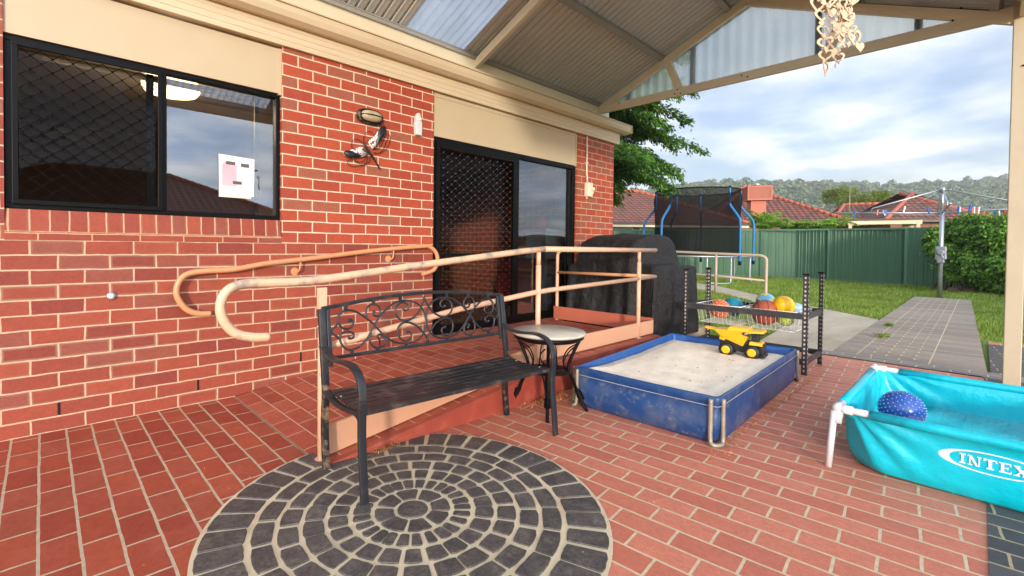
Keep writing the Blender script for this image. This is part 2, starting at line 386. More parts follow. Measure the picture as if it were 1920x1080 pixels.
m_stonegrey = M('charcoal_stamped_stone', (80,73,68), 0.62, var=0.28, vs=9, bump=0.6, bs=55, bd=0.004, dirt=(120,108,94), dirt_amt=0.45, dirt_s=14, rand=0.14)
def grit(m, sc_, amt):
    nt = m.node_tree; b = [n for n in nt.nodes if n.type == 'BSDF_PRINCIPLED'][0]; src = b.inputs['Base Color'].links[0].from_socket
    tc_ = nt.nodes.new('ShaderNodeTexCoord'); n1 = nt.nodes.new('ShaderNodeTexNoise'); n1.inputs['Scale'].default_value = sc_; n1.inputs['Detail'].default_value = 6; n1.inputs['Roughness'].default_value = 0.8; nt.links.new(tc_.outputs['Object'], n1.inputs['Vector'])
    r1 = nt.nodes.new('ShaderNodeValToRGB'); r1.color_ramp.elements[0].position = 0.36; r1.color_ramp.elements[1].position = 0.64; r1.color_ramp.elements[0].color = (0.35, 0.34, 0.33, 1); r1.color_ramp.elements[1].color = (1.5, 1.5, 1.48, 1); nt.links.new(n1.outputs[0], r1.inputs[0])
    mx_ = nt.nodes.new('ShaderNodeMix'); mx_.data_type = 'RGBA'; mx_.blend_type = 'MULTIPLY'; mx_.inputs[0].default_value = amt; nt.links.new(src, mx_.inputs[6]); nt.links.new(r1.outputs[0], mx_.inputs[7]); nt.links.new(mx_.outputs[2], b.inputs['Base Color'])
grit(m_stonegrey, 70, 0.75)
m_grout = M('sand_grout', (208,188,152), 0.85, var=0.1, vs=7, bump=0.25, bs=90, dirt=(150,124,96), dirt_amt=0.35, dirt_s=5)
m_sheet = M('brown_grey_roof_sheet', (206,206,204), 0.45, var=0.05, vs=1.5)
m_purlin = M('taupe_purlin_paint', (160,156,150), 0.5, var=0.05)
m_dark = M('dark_void', (14,12,12), 0.9)
m_bbq = M('black_cover_cloth', (22,19,18), 0.66, var=0.15, vs=5, bump=1.0, bs=9, bd=0.05, dirt=(70,60,52), dirt_amt=0.08, dirt_s=3)
m_yellow = M('yellow_toy_plastic', (242,176,22), 0.38, var=0.03, dirt=(190,140,40), dirt_amt=0.15)
m_tyre = M('black_toy_plastic', (26,26,26), 0.55, var=0.15)
m_fascia2 = M('far_fascia', (206,188,156), 0.6, var=0.05)
m_gutdark = M('dark_brown_gutter', (74,60,54), 0.5)

def tilemat(name, a, b, c):
    t = MT(name); uv = t.tc.outputs['UV']
    s2 = t.add('ShaderNodeSeparateXYZ'); t.l.new(uv, s2.inputs[0])
    fu = t.math('FRACT', t.math('MULTIPLY', s2.outputs[0], 1/0.30)); fv = t.math('FRACT', t.math('MULTIPLY', s2.outputs[1], 1/0.33))
    roll = t.math('SINE', t.math('MULTIPLY', fu, 2*PI)); step = t.math('SUBTRACT', 1.0, fv)
    h = t.math('ADD', t.math('MULTIPLY', roll, 0.5), t.math('MULTIPLY', step, 1.2))
    fl = t.add('ShaderNodeVectorMath', operation='SNAP'); t.l.new(uv, fl.inputs[0]); fl.inputs[1].default_value = (0.30, 0.33, 1)
    wn_ = t.add('ShaderNodeTexWhiteNoise'); t.l.new(fl.outputs[0], wn_.inputs['Vector'])
    col = t.ramp(wn_.outputs['Value'], [(0.0, lin(a)), (0.5, lin(b)), (1.0, lin(c))])
    g = t.ramp(t.noise(0.9, 6, 0.65, vec=uv), [(0.42, 0.0), (0.7, 0.6)]); col = t.mix(g, col, (*lin((104, 84, 72)), 1))
    gap = t.ramp(fv, [(0.0, 0.0), (0.18, 0.12), (0.34, 1.0), (1.0, 1.0)])
    valley = t.ramp(fu, [(0.55, 1.0), (0.75, 0.35), (0.95, 1.0)])
    col = t.mix(1.0, col, t.mix(1.0, t.mix(0.9, (1, 1, 1, 1), gap), valley, 'MULTIPLY'), 'MULTIPLY')
    t.base(col); t.rough(0.8); t.bump(h, 0.9, 0.05); return t.m
m_tile = tilemat('terracotta_tile', (142, 80, 62), (156, 90, 68), (122, 72, 58))
m_tile2 = tilemat('weathered_terracotta_tile', (134, 76, 60), (148, 86, 66), (102, 64, 54))

def glassmat(name, tint=(0.85, 0.88, 0.88), ior=1.55, rough=0.0, boost=1.0):
    t = MT(name); t.n.remove(t.b)
    tr = t.add('ShaderNodeBsdfTransparent'); tr.inputs[0].default_value = (*tint, 1)
    gl = t.add('ShaderNodeBsdfGlossy'); gl.inputs['Roughness'].default_value = rough; gl.inputs['Color'].default_value = (0.95, 0.97, 1, 1)
    fr = t.add('ShaderNodeFresnel'); fr.inputs[0].default_value = ior
    mx_ = t.add('ShaderNodeMixShader'); t.l.new(t.math('MULTIPLY', fr.outputs[0], boost, clamp=True), mx_.inputs[0])
    t.l.new(tr.outputs[0], mx_.inputs[1]); t.l.new(gl.outputs[0], mx_.inputs[2]); t.l.new(mx_.outputs[0], t.out.inputs[0]); return t.m
m_glass = glassmat('window_glass', boost=4.6)
m_glass3 = glassmat('screened_glass', boost=0.2)
m_glass2 = glassmat('door_glass', boost=3.4)

def polymat(name, tint, trans=0.5, clear=0.2):
    t = MT(name); t.n.remove(t.b)
    d = t.add('ShaderNodeBsdfDiffuse'); tl = t.add('ShaderNodeBsdfTranslucent'); tr = t.add('ShaderNodeBsdfTransparent')
    c = t.ramp(t.noise(2.5, 6, 0.6), [(0.3, tuple(v*0.85 for v in tint)), (0.7, tint)])
    t.l.new(c, d.inputs[0]); t.l.new(c, tl.inputs[0]); tr.inputs[0].default_value = (*[min(1, v*1.1) for v in tint], 1)
    a = t.add('ShaderNodeMixShader'); a.inputs[0].default_value = trans; t.l.new(d.outputs[0], a.inputs[1]); t.l.new(tl.outputs[0], a.inputs[2])
    b = t.add('ShaderNodeMixShader'); b.inputs[0].default_value = clear; t.l.new(a.outputs[0], b.inputs[1]); t.l.new(tr.outputs[0], b.inputs[2])
    t.l.new(b.outputs[0], t.out.inputs[0]); return t.m
m_poly = polymat('opal_polycarbonate_sheet', (0.86, 0.90, 0.93), 0.8, 0.15)
m_poly2 = polymat('clear_gable_sheet', (0.90, 0.92, 0.94), 0.85, 0.30)
def netmat(name, col, dens):
    t = MT(name); t.n.remove(t.b)
    d = t.add('ShaderNodeBsdfDiffuse'); d.inputs[0].default_value = (*col, 1); tr = t.add('ShaderNodeBsdfTransparent')
    a = t.add('ShaderNodeMixShader'); a.inputs[0].default_value = dens; t.l.new(tr.outputs[0], a.inputs[1]); t.l.new(d.outputs[0], a.inputs[2]); t.l.new(a.outputs[0], t.out.inputs[0]); return t.m
m_net = netmat('black_safety_net', (0.012, 0.011, 0.011), 0.72)
def emis(name, col, s):
    t = MT(name); t.b.inputs['Emission Color'].default_value = (*col, 1); t.b.inputs['Emission Strength'].default_value = s; t.b.inputs['Base Color'].default_value = (*col, 1); return t.m
def leafmat(name, a, b, c, transl=0.25, rough=0.55):
    t = MT(name); g = t.add('ShaderNodeNewGeometry')
    col = t.ramp(g.outputs['Random Per Island'], [(0, lin(a)), (0.5, lin(b)), (1, lin(c))])
    big = t.ramp(t.noise(1.3, 4), [(0.3, 0.7), (0.7, 1.25)]); col = t.mix(1.0, col, big, 'MULTIPLY')
    t.base(col); t.rough(rough); t.b.inputs['Specular IOR Level'].default_value = 0.3
    tl = t.add('ShaderNodeBsdfTranslucent'); t.l.new(col, tl.inputs[0]); mx_ = t.add('ShaderNodeMixShader'); mx_.inputs[0].default_value = transl
    t.l.new(t.b.outputs[0], mx_.inputs[1]); t.l.new(tl.outputs[0], mx_.inputs[2]); t.l.new(mx_.outputs[0], t.out.inputs[0]); return t.m
m_cedar = leafmat('cedar_needles', (48,84,30), (70,114,40), (112,150,58))
m_hedge = leafmat('hedge_leaves', (52,90,28), (92,138,42), (140,178,64))
m_fern = leafmat('fern_fronds', (116,158,48), (142,184,64), (168,204,88), 0.4)
m_lime = leafmat('lime_tree_leaves', (92,120,40), (120,142,52), (128,116,62), 0.35)
m_gum = leafmat('gum_tree_leaves', (84,96,70), (100,112,82), (116,124,92), 0.05, 0.9)
m_grassb = leafmat('grass_blades', (100,130,40), (132,158,56), (172,178,96), 0.3)
m_bark = M('bark', (92,74,58), 0.9, var=0.3, vs=12, bump=0.6, bs=30, bd=0.01)

# ------------------------------------------------------------------ ground and paving
mb = MB(); mb.poly([(-300, -300, -0.03), (900, -300, -0.03), (900, 900, -0.03), (-300, 900, -0.03)])
t = MT('lawn_soil'); c_ = t.mix(t.ramp(t.noise(0.5, 6, 0.6), [(0.35, 0), (0.7, 1)]), (*lin((104,132,46)), 1), (*lin((134,148,68)), 1))
c_ = t.mix(t.ramp(t.noise(9, 6, 0.7), [(0.5, 0), (0.75, 0.6)]), c_, (*lin((150,150,84)), 1)); t.base(c_); t.rough(0.95); t.bump(t.noise(60, 6, 0.7), 0.8, 0.02)
m_lawn = t.m
mb.build('lawn', m_lawn, kind='structure')

def floor(name, polys, mat, uvf, z):
    mb = MB()
    for pl in polys: mb.poly([(x, y, z) for x, y in pl], [uvf(x, y) for x, y in pl])
    o = mb.build(name, mat, kind='structure'); return o
RA = math.radians(4.5)
def uvR(x, y):      # rows along Y, slightly turned
    dx, dy = x-2.457, y+2.948
    a = dx*math.cos(RA)+dy*math.sin(RA); b = -dx*math.sin(RA)+dy*math.cos(RA)
    return (b+10*0.232, a+40*0.1148)
def uvL(x, y): return (y+0.06+20*0.232, x-0.036+60*0.1148)
base = MB(); base.poly([(-3.0, 0.1, -0.012), (-3.0, -9, -0.012), (6.4, -9, -0.012), (6.4, 0.1, -0.012)]); base.build('paving_slab', m_concrete, kind='structure')
floor('red_paving', [[(-3, 0), (-3, -9), (1.07, -9), (1.07, 0)]], m_floorL, uvL, 0.0)
floor('red_patio', [[(1.07, -1.40), (1.07, -9), (6.1, -9), (6.1, -1.40)], [(4.66, 0.0), (4.66, -1.40), (6.1, -1.40), (6.1, 0.0)]], m_floorR, uvR, 0.0)
floor('charcoal_paving', [[(2.0, -3.70), (2.0, -9), (6.14, -9), (6.14, -3.70)], [(6.38, -3.74), (6.38, -9), (8.32, -9), (8.32, -3.74)]], m_darkpav, uvR, 0.004)
floor('grey_border', [[(6.14, -1.75), (6.14, -9), (6.38, -9), (6.38, -1.75)]], m_greypav, lambda x, y: (y+5, x-6.145), 0.004)
floor('red_edging', [[(8.32, -3.74), (8.32, -9), (8.52, -9), (8.52, -3.74)]], m_floorR, lambda x, y: (y+5, x-8.4), 0.006)
floor('grey_path', [[(6.38, -2.79), (6.38, -3.33), (15.6, -3.33), (15.6, -2.79)]], m_greyedge, lambda x, y: (y+2.79+25, x-6.38+0.1148*2), 0.004)
mbg = MB()
for c4 in range(4):
    yj = -2.79-0.108*(c4+1)
    for k in range(80):
        if (k+c4) % 2 == 0: xj = 6.395+k*0.1148; mbg.poly([(xj, yj-0.009, 0.0075), (xj+0.085, yj-0.009, 0.0075), (xj+0.085, yj+0.009, 0.0075), (xj, yj+0.009, 0.0075)])
mbg.build('path_dashes', m_grout, kind='structure')
floor('grey_path_edge', [[(6.38, -2.585), (6.38, -2.78), (15.6, -2.78), (15.6, -2.585)], [(6.38, -3.34), (6.38, -3.72), (15.6, -3.53), (15.6, -3.34)]], m_greyedge, lambda x, y: (y+25, x-6.38+0.1148*2), 0.004)
mbg = MB(); mbg.box((6.38, -2.79, -0.02), (15.6, -2.78, 0.0042)); mbg.box((6.38, -3.34, -0.02), (15.6, -3.33, 0.0042)); mbg.build('path_joint', m_grout, kind='structure')
# concrete path
near = [(1428, 637), (1460, 618), (1478, 604), (1462, 584), (1404, 562), (1373, 555), (1335, 546), (1290, 540), (1230, 534)]
far = [(1669, 604), (1600, 590), (1500, 570), (1420, 553), (1345, 536), (1290, 528), (1230, 523)]
pn = [G(*p)[:2] for p in near]; pf = [G(*p)[:2] for p in far]
outl = [(6.30, -2.58), (6.30, -1.72)] + pn + pf[::-1] + [(9.8, -2.58)]
mb = MB(); mb.prism2d([(a, b) for a, b in outl], lambda a, b, t_: (a, b, t_), -0.05, 0.0)
tt = MT('path_concrete'); cc = tt.mix(tt.ramp(tt.noise(0.9, 7, 0.62, stretch=(1, 3, 1)), [(0.35, 0), (0.7, 1)]), (*lin((204,188,160)), 1), (*lin((176,160,134)), 1))
cc = tt.mix(0.3, cc, tt.ramp(tt.noise(40, 5, 0.7), [(0.3, 0.45), (0.7, 1)]), 'MULTIPLY'); tt.base(cc); tt.rough(0.85); tt.bump(tt.noise(80, 5, 0.7), 0.3, 0.004)
mb.build('concrete_path', tt.m, kind='structure')

# circle of charcoal stones
def ring_circle():
    mb = MB(); cx, cy = 1.183, -2.07; z0, z1 = 0.0045, 0.0095
    n = 96; mb.mi = 1
    mb.poly([(cx+0.803*math.cos(2*PI*k/n), cy+0.803*math.sin(2*PI*k/n), z0) for k in range(n)])
    mb.mi = 0
    rings = [(0.0, 0.064, 1), (0.078, 0.156, 8), (0.172, 0.243, 26), (0.262, 0.338, 23), (0.353, 0.431, 23), (0.446, 0.522, 24), (0.538, 0.613, 23), (0.633, 0.789, 39)]
    rr = random.Random(3)
    for r0, r1, cnt in rings:
        ph = rr.random()*6.28
        for k in range(cnt):
            if cnt == 1:
                p = [(cx+r1*1.0*math.cos(2*PI*j/28), cy+r1*math.sin(2*PI*j/28)) for j in range(28)]
            else:
                rm = (r0+r1)/2; g = 0.0075/rm; a0 = ph+2*PI*k/cnt+g+rr.uniform(-.006, .006)/rm; a1 = ph+2*PI*(k+1)/cnt-g+rr.uniform(-.006, .006)/rm
                m = 5 if cnt > 10 else 9; sl_ = rr.uniform(-.004, .004)
                ro = [r1-abs(j-(m-1)/2)/((m-1)/2)*0.0 - (0.005 if j in (0, m-1) else 0) + rr.uniform(-.0012, .0012) for j in range(m)]
                p = [(cx+(ro[j])*math.cos(a0+(a1-a0)*j/(m-1)), cy+(ro[j])*math.sin(a0+(a1-a0)*j/(m-1))) for j in range(m)]
                p += [(cx+(r0+(0.005 if j in (0, m-1) else 0)+rr.uniform(-.0012, .0012)+sl_*0)*math.cos(a0+(a1-a0)*j/(m-1)), cy+(r0+(0.005 if j in (0, m-1) else 0))*math.sin(a0+(a1-a0)*j/(m-1))) for j in reversed(range(m))]
            q = np.array(p); c0 = q.mean(0); dz = rr.uniform(-.0008, .0008)
            top = [mb.v((*(c0+(v-c0)*0.965), z1+dz)) for v in q]; bot = [mb.v((*v, z0)) for v in q]
            mb.f(top)
            for j in range(len(q)): mb.f((bot[j], bot[(j+1) % len(q)], top[(j+1) % len(q)], top[j]))
    return mb.build('paving_circle', [m_stonegrey, m_grout], kind='structure')
ring_circle()

# ramp
def ramp():
    mb = MB(); s = 0.22/1.8
    xs = [1.07, 2.87, 4.66]; zs = [0.006, 0.222, 0.222]; yo = [-1.43, -1.46, -1.44]
    for i in range(2):
        q = [(xs[i], yo[i], zs[i]), (xs[i+1], yo[i+1], zs[i+1]), (xs[i+1], 0.0, zs[i+1]), (xs[i], 0.0, zs[i])]
        mb.poly(q, [(p[1]+0.06+20*0.232, p[0]-0.036+60*0.1148) for p in q])
    mb.mi = 1
    for i in range(2):
        lip = 0.035
        a, b = (xs[i], yo[i], zs[i]), (xs[i+1], yo[i+1], zs[i+1])
        mb.poly([(a[0], a[1]-lip, max(a[2]-0.008, 0.004)), (b[0], b[1]-lip, b[2]-0.008), b, a])
        mb.poly([(a[0], a[1]-lip-0.012, -0.01), (b[0], b[1]-lip-0.012, -0.01), (b[0], b[1]-lip, b[2]-0.008), (a[0], a[1]-lip, max(a[2]-0.008, 0.004))])
    mb.poly([(4.66, yo[2]-0.047, -0.01), (4.66, 0, -0.01), (4.66, 0, 0.222), (4.66, yo[2], 0.222)])
    mb.build('access_ramp', [m_rampf, m_curb], kind='structure')
    mb = MB(); mb.box((4.70, -1.30, -0.02), (6.3, -0.0, 0.12)); mb.build('back_slab', m_concrete, kind='structure')
ramp()

# ------------------------------------------------------------------ the house
H = thing('brick_house', 'red brick house with black framed window and sliding door beside the ramp', 'house', (0, 0, 0))
mb = MB(); mb.box((-3.0, 0, -0.05), (2.872, 0.11, 1.118)); mb.box((-3.0, 0, 1.118), (-0.10, 0.11, 2.62)); wall = mb.build('wall', m_wall, H)
mb = MB(); mb.box((1.408, -0.003, 1.118), (2.872, 0.11, 2.62)); pier = mb.build('brick_pier', m_pier, H)
tag(pier, 'bright orange-red brick pier between window and sliding door')
mb = MB(); mb.box((5.262, -0.002, -0.05), (6.17, 0.11, 2.62)); mb.box((6.06, 0.11, -0.05), (6.17, 9.0, 2.62)); mb.build('corner_wall', m_pier2, H)
mb = MB(); mb.box((-0.10, -0.002, 1.118), (1.408, 0.10, 1.165)); mb.build('thin_course', m_thin, H)
mb = MB(); mb.hexa([(-0.10, -0.006, 1.165), (1.402, -0.006, 1.165), (1.402, 0.10, 1.165), (-0.10, 0.10, 1.165)], [(-0.10, 0.012, 1.292), (1.402, 0.012, 1.292), (1.402, 0.10, 1.296), (-0.10, 0.10, 1.296)])
mb.build('window_sill', m_sill, H)
mb = MB(); mb.box((2.872, 0.0, 0.0), (5.262, 0.11, 0.215)); mb.build('door_step', m_curb, H)
# panels over openings
mb = MB(); mb.box((-0.10, 0.012, 2.262), (1.385, 0.05, 2.60)); mb.box((1.385, 0.004, 2.25), (1.407, 0.05, 2.60)); mb.build('lintel_panel', m_beige, H)
mb = MB(); mb.box((2.885, 0.012, 2.19), (5.238, 0.05, 2.60)); mb.box((5.238, 0.004, 2.18), (5.262, 0.05, 2.60)); mb.box((2.875, 0.006, 2.575), (5.262, 0.03, 2.61)); mb.build('lintel_panel', m_beige, H)
# fascia beam, gutter, soffit
mb = MB(); mb.box((-3.0, -0.035, 2.618), (6.27, 0.12, 2.775))
for dz in (0.04, 0.085, 0.125): mb.box((-3.0, -0.038, 2.618+dz), (6.27, -0.03, 2.618+dz+0.028))
mb.build('fascia', m_trim, H, bevel=0.003)
g = [(-0.02, 2.775), (-0.085, 2.775), (-0.125, 2.80), (-0.14, 2.84), (-0.14, 2.885), (-0.155, 2.885), (-0.155, 2.895), (-0.125, 2.895), (-0.125, 2.83), (-0.09, 2.80), (-0.02, 2.80)]
mb = MB(); mb.prism2d(g, lambda a, b, t_: (t_, a, b), -3.0, 6.42); mb.box((6.405, -0.15, 2.78), (6.42, 0.06, 2.89)); mb.build('gutter', m_trim, H)
mb = MB(); mb.poly([(-3, -0.02, 2.90), (6.45, -0.02, 2.90), (6.45, 4.2, 4.65), (-3, 4.2, 4.65)], [(-3, 0), (6.45, 0), (6.45, 4.6), (-3, 4.6)])
mb.poly([(6.45, 0.1, 2.88), (6.45, 8.6, 2.88), (6.45, 4.2, 4.65)]); mb.poly([(-3, 4.2, 4.65), (6.45, 4.2, 4.65), (6.45, 9, 2.88), (-3, 9, 2.88)], [(-3, 0), (6.45, 0), (6.45, 5), (-3, 5)]); mb.build('roof', m_tile, H)
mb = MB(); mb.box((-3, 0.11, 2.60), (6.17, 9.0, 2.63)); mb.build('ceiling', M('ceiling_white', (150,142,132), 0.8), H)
m_room = M('dim_room_wall', (92,74,60), 0.85, var=0.1)  # dark tone put into the walls to keep the kitchen dim
mb = MB(); mb.box((-3, 4.2, 0), (6.06, 4.3, 2.6)); mb.box((-3.1, 0.11, 0), (-3.0, 4.2, 2.6)); mb.build('inner_wall', m_room, H); mb = MB(); mb.box((2.55, 0.16, 0), (2.65, 4.2, 2.6)); mb.box((2.65, 4.12, 0), (6.06, 4.2, 2.6)); mb.build('inner_wall', M('lit_room_wall', (206,198,186), 0.85, var=0.04), H)  # second set of walls coloured lighter so the door room reads as lit
mb = MB(); mb.box((-3, 0.11, 0.19), (6.06, 4.2, 0.21)); mb.build('room_floor', M('room_floor_tile', (150,110,84), 0.5), H)

# window
def window():
    y0, y1 = 0.03, 0.085
    mb = MB()
    x0, x1, z0, z1 = -0.098, 1.402, 1.294, 2.262
    mb.box((x0, y0, z0), (x1, y1, z0+0.032)); mb.box((x0, y0, z1-0.034), (x1, y1, z1)); mb.box((x0, y0, z0+0.032), (x0+0.035, y1, z1-0.034)); mb.box((x1-0.028, y0, z0+0.032), (x1, y1, z1-0.034))
    mb.box((0.632, y0-0.004, z0+0.032), (0.665, y1, z1-0.034))
    wf = mb.build('window', m_black, H, bevel=0.003)
    mb = MB(); mb.poly([(0.665, y0+0.035, z0+0.032), (x1-0.028, y0+0.035, z0+0.032), (x1-0.028, y0+0.035, z1-0.034), (0.665, y0+0.035, z1-0.034)]); mb.build('pane', m_glass, wf)
    mb = MB(); mb.poly([(x0+0.035, y0+0.035, z0+0.032), (0.632, y0+0.035, z0+0.032), (0.632, y0+0.035, z1-0.034), (x0+0.035, y0+0.035, z1-0.034)]); mb.build('pane', m_glass3, wf)
    # inner sash stile and track
    MB().box((0.56, 0.075, z0+0.045), (0.60, 0.10, z1-0.045)).build('sash', m_black, wf); MB().box((1.235, 0.075, z0+0.045), (1.262, 0.10, z1-0.045)).build('sash', m_black, wf)
    # screen
    mb = MB(); fx0, fx1 = x0+0.03, 0.640; fz0, fz1 = z0+0.026, z1-0.030
    for b in (((fx0, 0.012, fz0), (fx1, 0.03, fz0+0.026)), ((fx0, 0.012, fz1-0.026), (fx1, 0.03, fz1)), ((fx0, 0.012, fz0+0.026), (fx0+0.026, 0.03, fz1-0.026)), ((fx1-0.026, 0.012, fz0+0.026), (fx1, 0.03, fz1-0.026))): mb.box(*b)
    mb.build('screen_frame', m_black, wf, bevel=0.002)
    grille(fx0+0.03, fx1-0.03, fz0+0.03, fz1-0.03, 0.021, 0.096, 0.080, wf, 0.0036, False)
def grille(xa, xb, za, zb, y, px_, pz, parent, r, knots):
    mb = MB(); kb = MB()
    nx = int(round((xb-xa)/px_)); nz_ = int(round((zb-za)/pz)); dx = (xb-xa)/nx; dz = (zb-za)/nz_
    for j in range(nz_*2):
        za_ = za+j*dz/2
        for i in range(nx*2):
            if (i+j) % 2 == 0: a, b = (xa+i*dx/2, za_), (xa+(i+1)*dx/2, za_+dz/2)
            else: a, b = (xa+(i+1)*dx/2, za_), (xa+i*dx/2, za_+dz/2)
            mb.bar((a[0], y, a[1]), (b[0], y, b[1]), r, r*1.4, up=(0, 1, 0))
    for j in range(nz_*2+1):
        for i in range(nx*2+1):
            if (i+j) % 2 == 0:
                x, z = xa+i*dx/2, za+j*dz/2
                if xa < x < xb and za < z < zb: kb.box((x-0.0045, y-0.006, z-0.007), (x+0.0045, y+0.004, z+0.007))
    g_ = mb.build('diamond_grille', m_mesh, parent)
    knot = kb.build('grille_knot', m_knot if knots else m_mesh, g_); knot['kind'] = 'stuff'
window()

def door():
    z0, z1, x0, x1 = 0.215, 2.19, 2.876, 5.258
    mb = MB(); y0, y1 = 0.02, 0.10
    mb.box((x0, y0, z1-0.05), (x1, y1, z1)); mb.box((x0, y0, z0), (x1, y1, z0+0.03)); mb.box((x0, y0, z0+0.03), (x0+0.04, y1, z1-0.05)); mb.box((x1-0.06, y0, z0+0.03), (x1, y1, z1-0.05))
    d = mb.build('sliding_door', m_black, H, bevel=0.003)
    mb = MB(); mb.box((4.085, y0-0.006, z0+0.03), (4.14, y0+0.03, z1-0.05)); mb.box((5.12, y0+0.035, z0+0.03), (5.155, y1-0.005, z1-0.05)); mb.box((4.14, y0+0.04, z0+0.03), (5.12, y0+0.06, z0+0.09)); mb.build('door_stile', m_black, d)
    mb = MB(); mb.poly([(4.14, 0.062, z0+0.03), (5.2, 0.062, z0+0.03), (5.2, 0.062, z1-0.05), (4.14, 0.062, z1-0.05)]); mb.build('pane', m_glass2, d)
    mb = MB(); mb.poly([(x0+0.04, 0.085, z0+0.03), (4.1, 0.085, z0+0.03), (4.1, 0.085, z1-0.05), (x0+0.04, 0.085, z1-0.05)]); mb.build('pane', m_glass3, d)
    mb = MB(); fx0, fx1 = x0+0.035, 4.085
    for b in (((fx0, 0.0, z0+0.03), (fx1, 0.03, z0+0.09)), ((fx0, 0.0, z1-0.11), (fx1, 0.03, z1-0.05)), ((fx0, 0.0, z0+0.09), (fx0+0.045, 0.03, z1-0.11)), ((fx1-0.05, 0.0, z0+0.09), (fx1, 0.03, z1-0.11)), ((fx0+0.045, 0.004, 1.0), (fx1-0.05, 0.028, 1.035))): mb.box(*b)
    mb.build('screen_frame', m_black, d, bevel=0.002)
    grille(fx0+0.04, fx1-0.045, z0+0.085, z1-0.105, 0.014, 0.104, 0.078, d, 0.0036, True)
door()

# inside the rooms
l = thing('ceiling_lamp', 'lit round opal ceiling lamp glowing inside the kitchen window', 'lamp', (0.92, 1.35, 2.6))
mb = MB(); mb.lathe([(0.05, 2.60), (0.20, 2.59), (0.225, 2.555), (0.225, 2.50), (0.20, 2.465), (0.13, 2.448), (0.0, 2.444)], (0.92, 1.35, 0), 32); mb.build('lamp_shade', emis('lamp_glow', (1.0, 0.72, 0.42), 2.6), l)
mb = MB(); mb.lathe([(0.06, 2.605), (0.06, 2.585)], (0.92, 1.35, 0), 16); mb.build('ceiling_rose', m_white, l)
pl = bpy.data.lights.new('lamp_bulb', 'POINT'); pl.energy = 10; pl.color = (1, 0.7, 0.42); pl.shadow_soft_size = 0.15
po = bpy.data.objects.new('lamp_bulb', pl); COL.objects.link(po); po.parent = l; po.location = (0, 0, -0.26)
b = thing('roller_blind', 'rolled up pale blind at the top of the kitchen window', 'blind', (0.65, 0.14, 2.2))
mb = MB(); mb.tube([(-0.06, 0.14, 2.205), (1.36, 0.14, 2.215)], 0.022, 12); mb.build('blind_roll', m_cream, b)
MB().box((-0.09, 0.12, 2.18), (-0.065, 0.16, 2.24)).build('bracket', m_black, b); MB().box((1.362, 0.12, 2.19), (1.385, 0.16, 2.245)).build('bracket', m_black, b)
n_ = thing('window_notice', 'white paper notice with pink and grey patches taped to the window', 'notice', (1.10, 0.06, 1.6))
mb = MB(); mb.hexa([(0.985, 0.055, 1.462), (1.222, 0.055, 1.462), (1.222, 0.058, 1.462), (0.985, 0.058, 1.462)], [(0.982, 0.055, 1.752), (1.226, 0.055, 1.742), (1.226, 0.058, 1.742), (0.982, 0.058, 1.752)])
mb.build('sheet', M('notice_paper', (222,224,232), 0.6, var=0.03), n_)
m_pink = M('pink_print', (205,172,180), 0.7); m_dkp = M('dark_print', (96,84,78), 0.7)
mb = MB(); mb.box((1.005, 0.0525, 1.53), (1.10, 0.0545, 1.68)); mb.lathe([(0.045, 0.0532), (0.045, 0.0542)], (1.05, 0, 1.665), 20, axis='y'); mb.build('pink_patch', m_pink, n_)
for q in (((1.03, 0.050, 1.683), (1.09, 0.052, 1.705)), ((1.13, 0.050, 1.675), (1.185, 0.052, 1.70)), ((1.075, 0.050, 1.545), (1.135, 0.052, 1.567))): MB().box(*q).build('print_block', m_dkp, n_)
mb = MB(); mb.box((0.985, 0.050, 1.445), (1.2, 0.06, 1.462)); mb.build('tape_strip', m_cream, n_)
c = thing('curtain', 'pale grey pleated curtain hanging behind the door glass', 'curtain', (5.3, 0.3, 0.22))
mb = MB(); mb.grid([[(5.34+0.24*i/40+0.0, 0.30+0.03*math.sin(i*1.1)+0.01*math.sin(i*2.7), z) for i in range(41)] for z in (0.24, 1.2, 2.3)]); mb.build('fabric', M('curtain_cloth', (190,190,192), 0.8), c)
mb = MB(); mb.tube([(4.0, 0.26, 2.32), (5.6, 0.26, 2.32)], 0.012); mb.build('curtain_rod', m_white, c)
a = thing('armchair', 'dark red armchair inside behind the sliding door glass', 'armchair', (5.2, 0.9, 0.21))
mr = M('red_leather', (130,34,26), 0.5)
mb = MB(); mb.box((5.25, 0.65, 0.28), (5.85, 1.25, 0.50)); mb.build('seat', mr, a, bevel=0.05)
mb = MB(); mb.box((5.25, 1.15, 0.45), (5.85, 1.40, 0.95)); mb.build('backrest', mr, a, bevel=0.07)
for x in (5.12, 5.83):
    mb = MB(); mb.box((x, 0.60, 0.26), (x+0.16, 1.35, 0.70)); mb.build('armrest', mr, a, bevel=0.06)
s_ = thing('sideboard', 'white sideboard inside behind the sliding door glass', 'sideboard', (5.13, 0.43, 0.21))
mb = MB(); mb.box((4.90, 0.22, 1.31), (5.36, 0.62, 1.35)); mb.build('top', m_white, s_, bevel=0.004)
mb = MB(); mb.box((4.95, 0.26, 0.95), (5.33, 0.60, 1.31)); mb.box((5.09, 0.40, 0.21), (5.17, 0.46, 0.95)); mb.build('body', M('grey_cabinet', (150,148,146), 0.6), s_)
r_ = thing('red_ball', 'orange red ball on the white sideboard behind the glass', 'ball', (5.03, 0.40, 1.36)); mb = MB(); mb.sphere((5.03, 0.40, 1.44), 0.088); mb.build('ball_skin', M('red_rubber', (190,58,30), 0.5), r_)
r_ = thing('green_ball', 'dark green ball beside the red ball behind the glass', 'ball', (5.26, 0.36, 1.36)); mb = MB(); mb.sphere((5.26, 0.36, 1.46), 0.098); mb.build('ball_skin', M('green_rubber', (30,90,44), 0.5), r_)

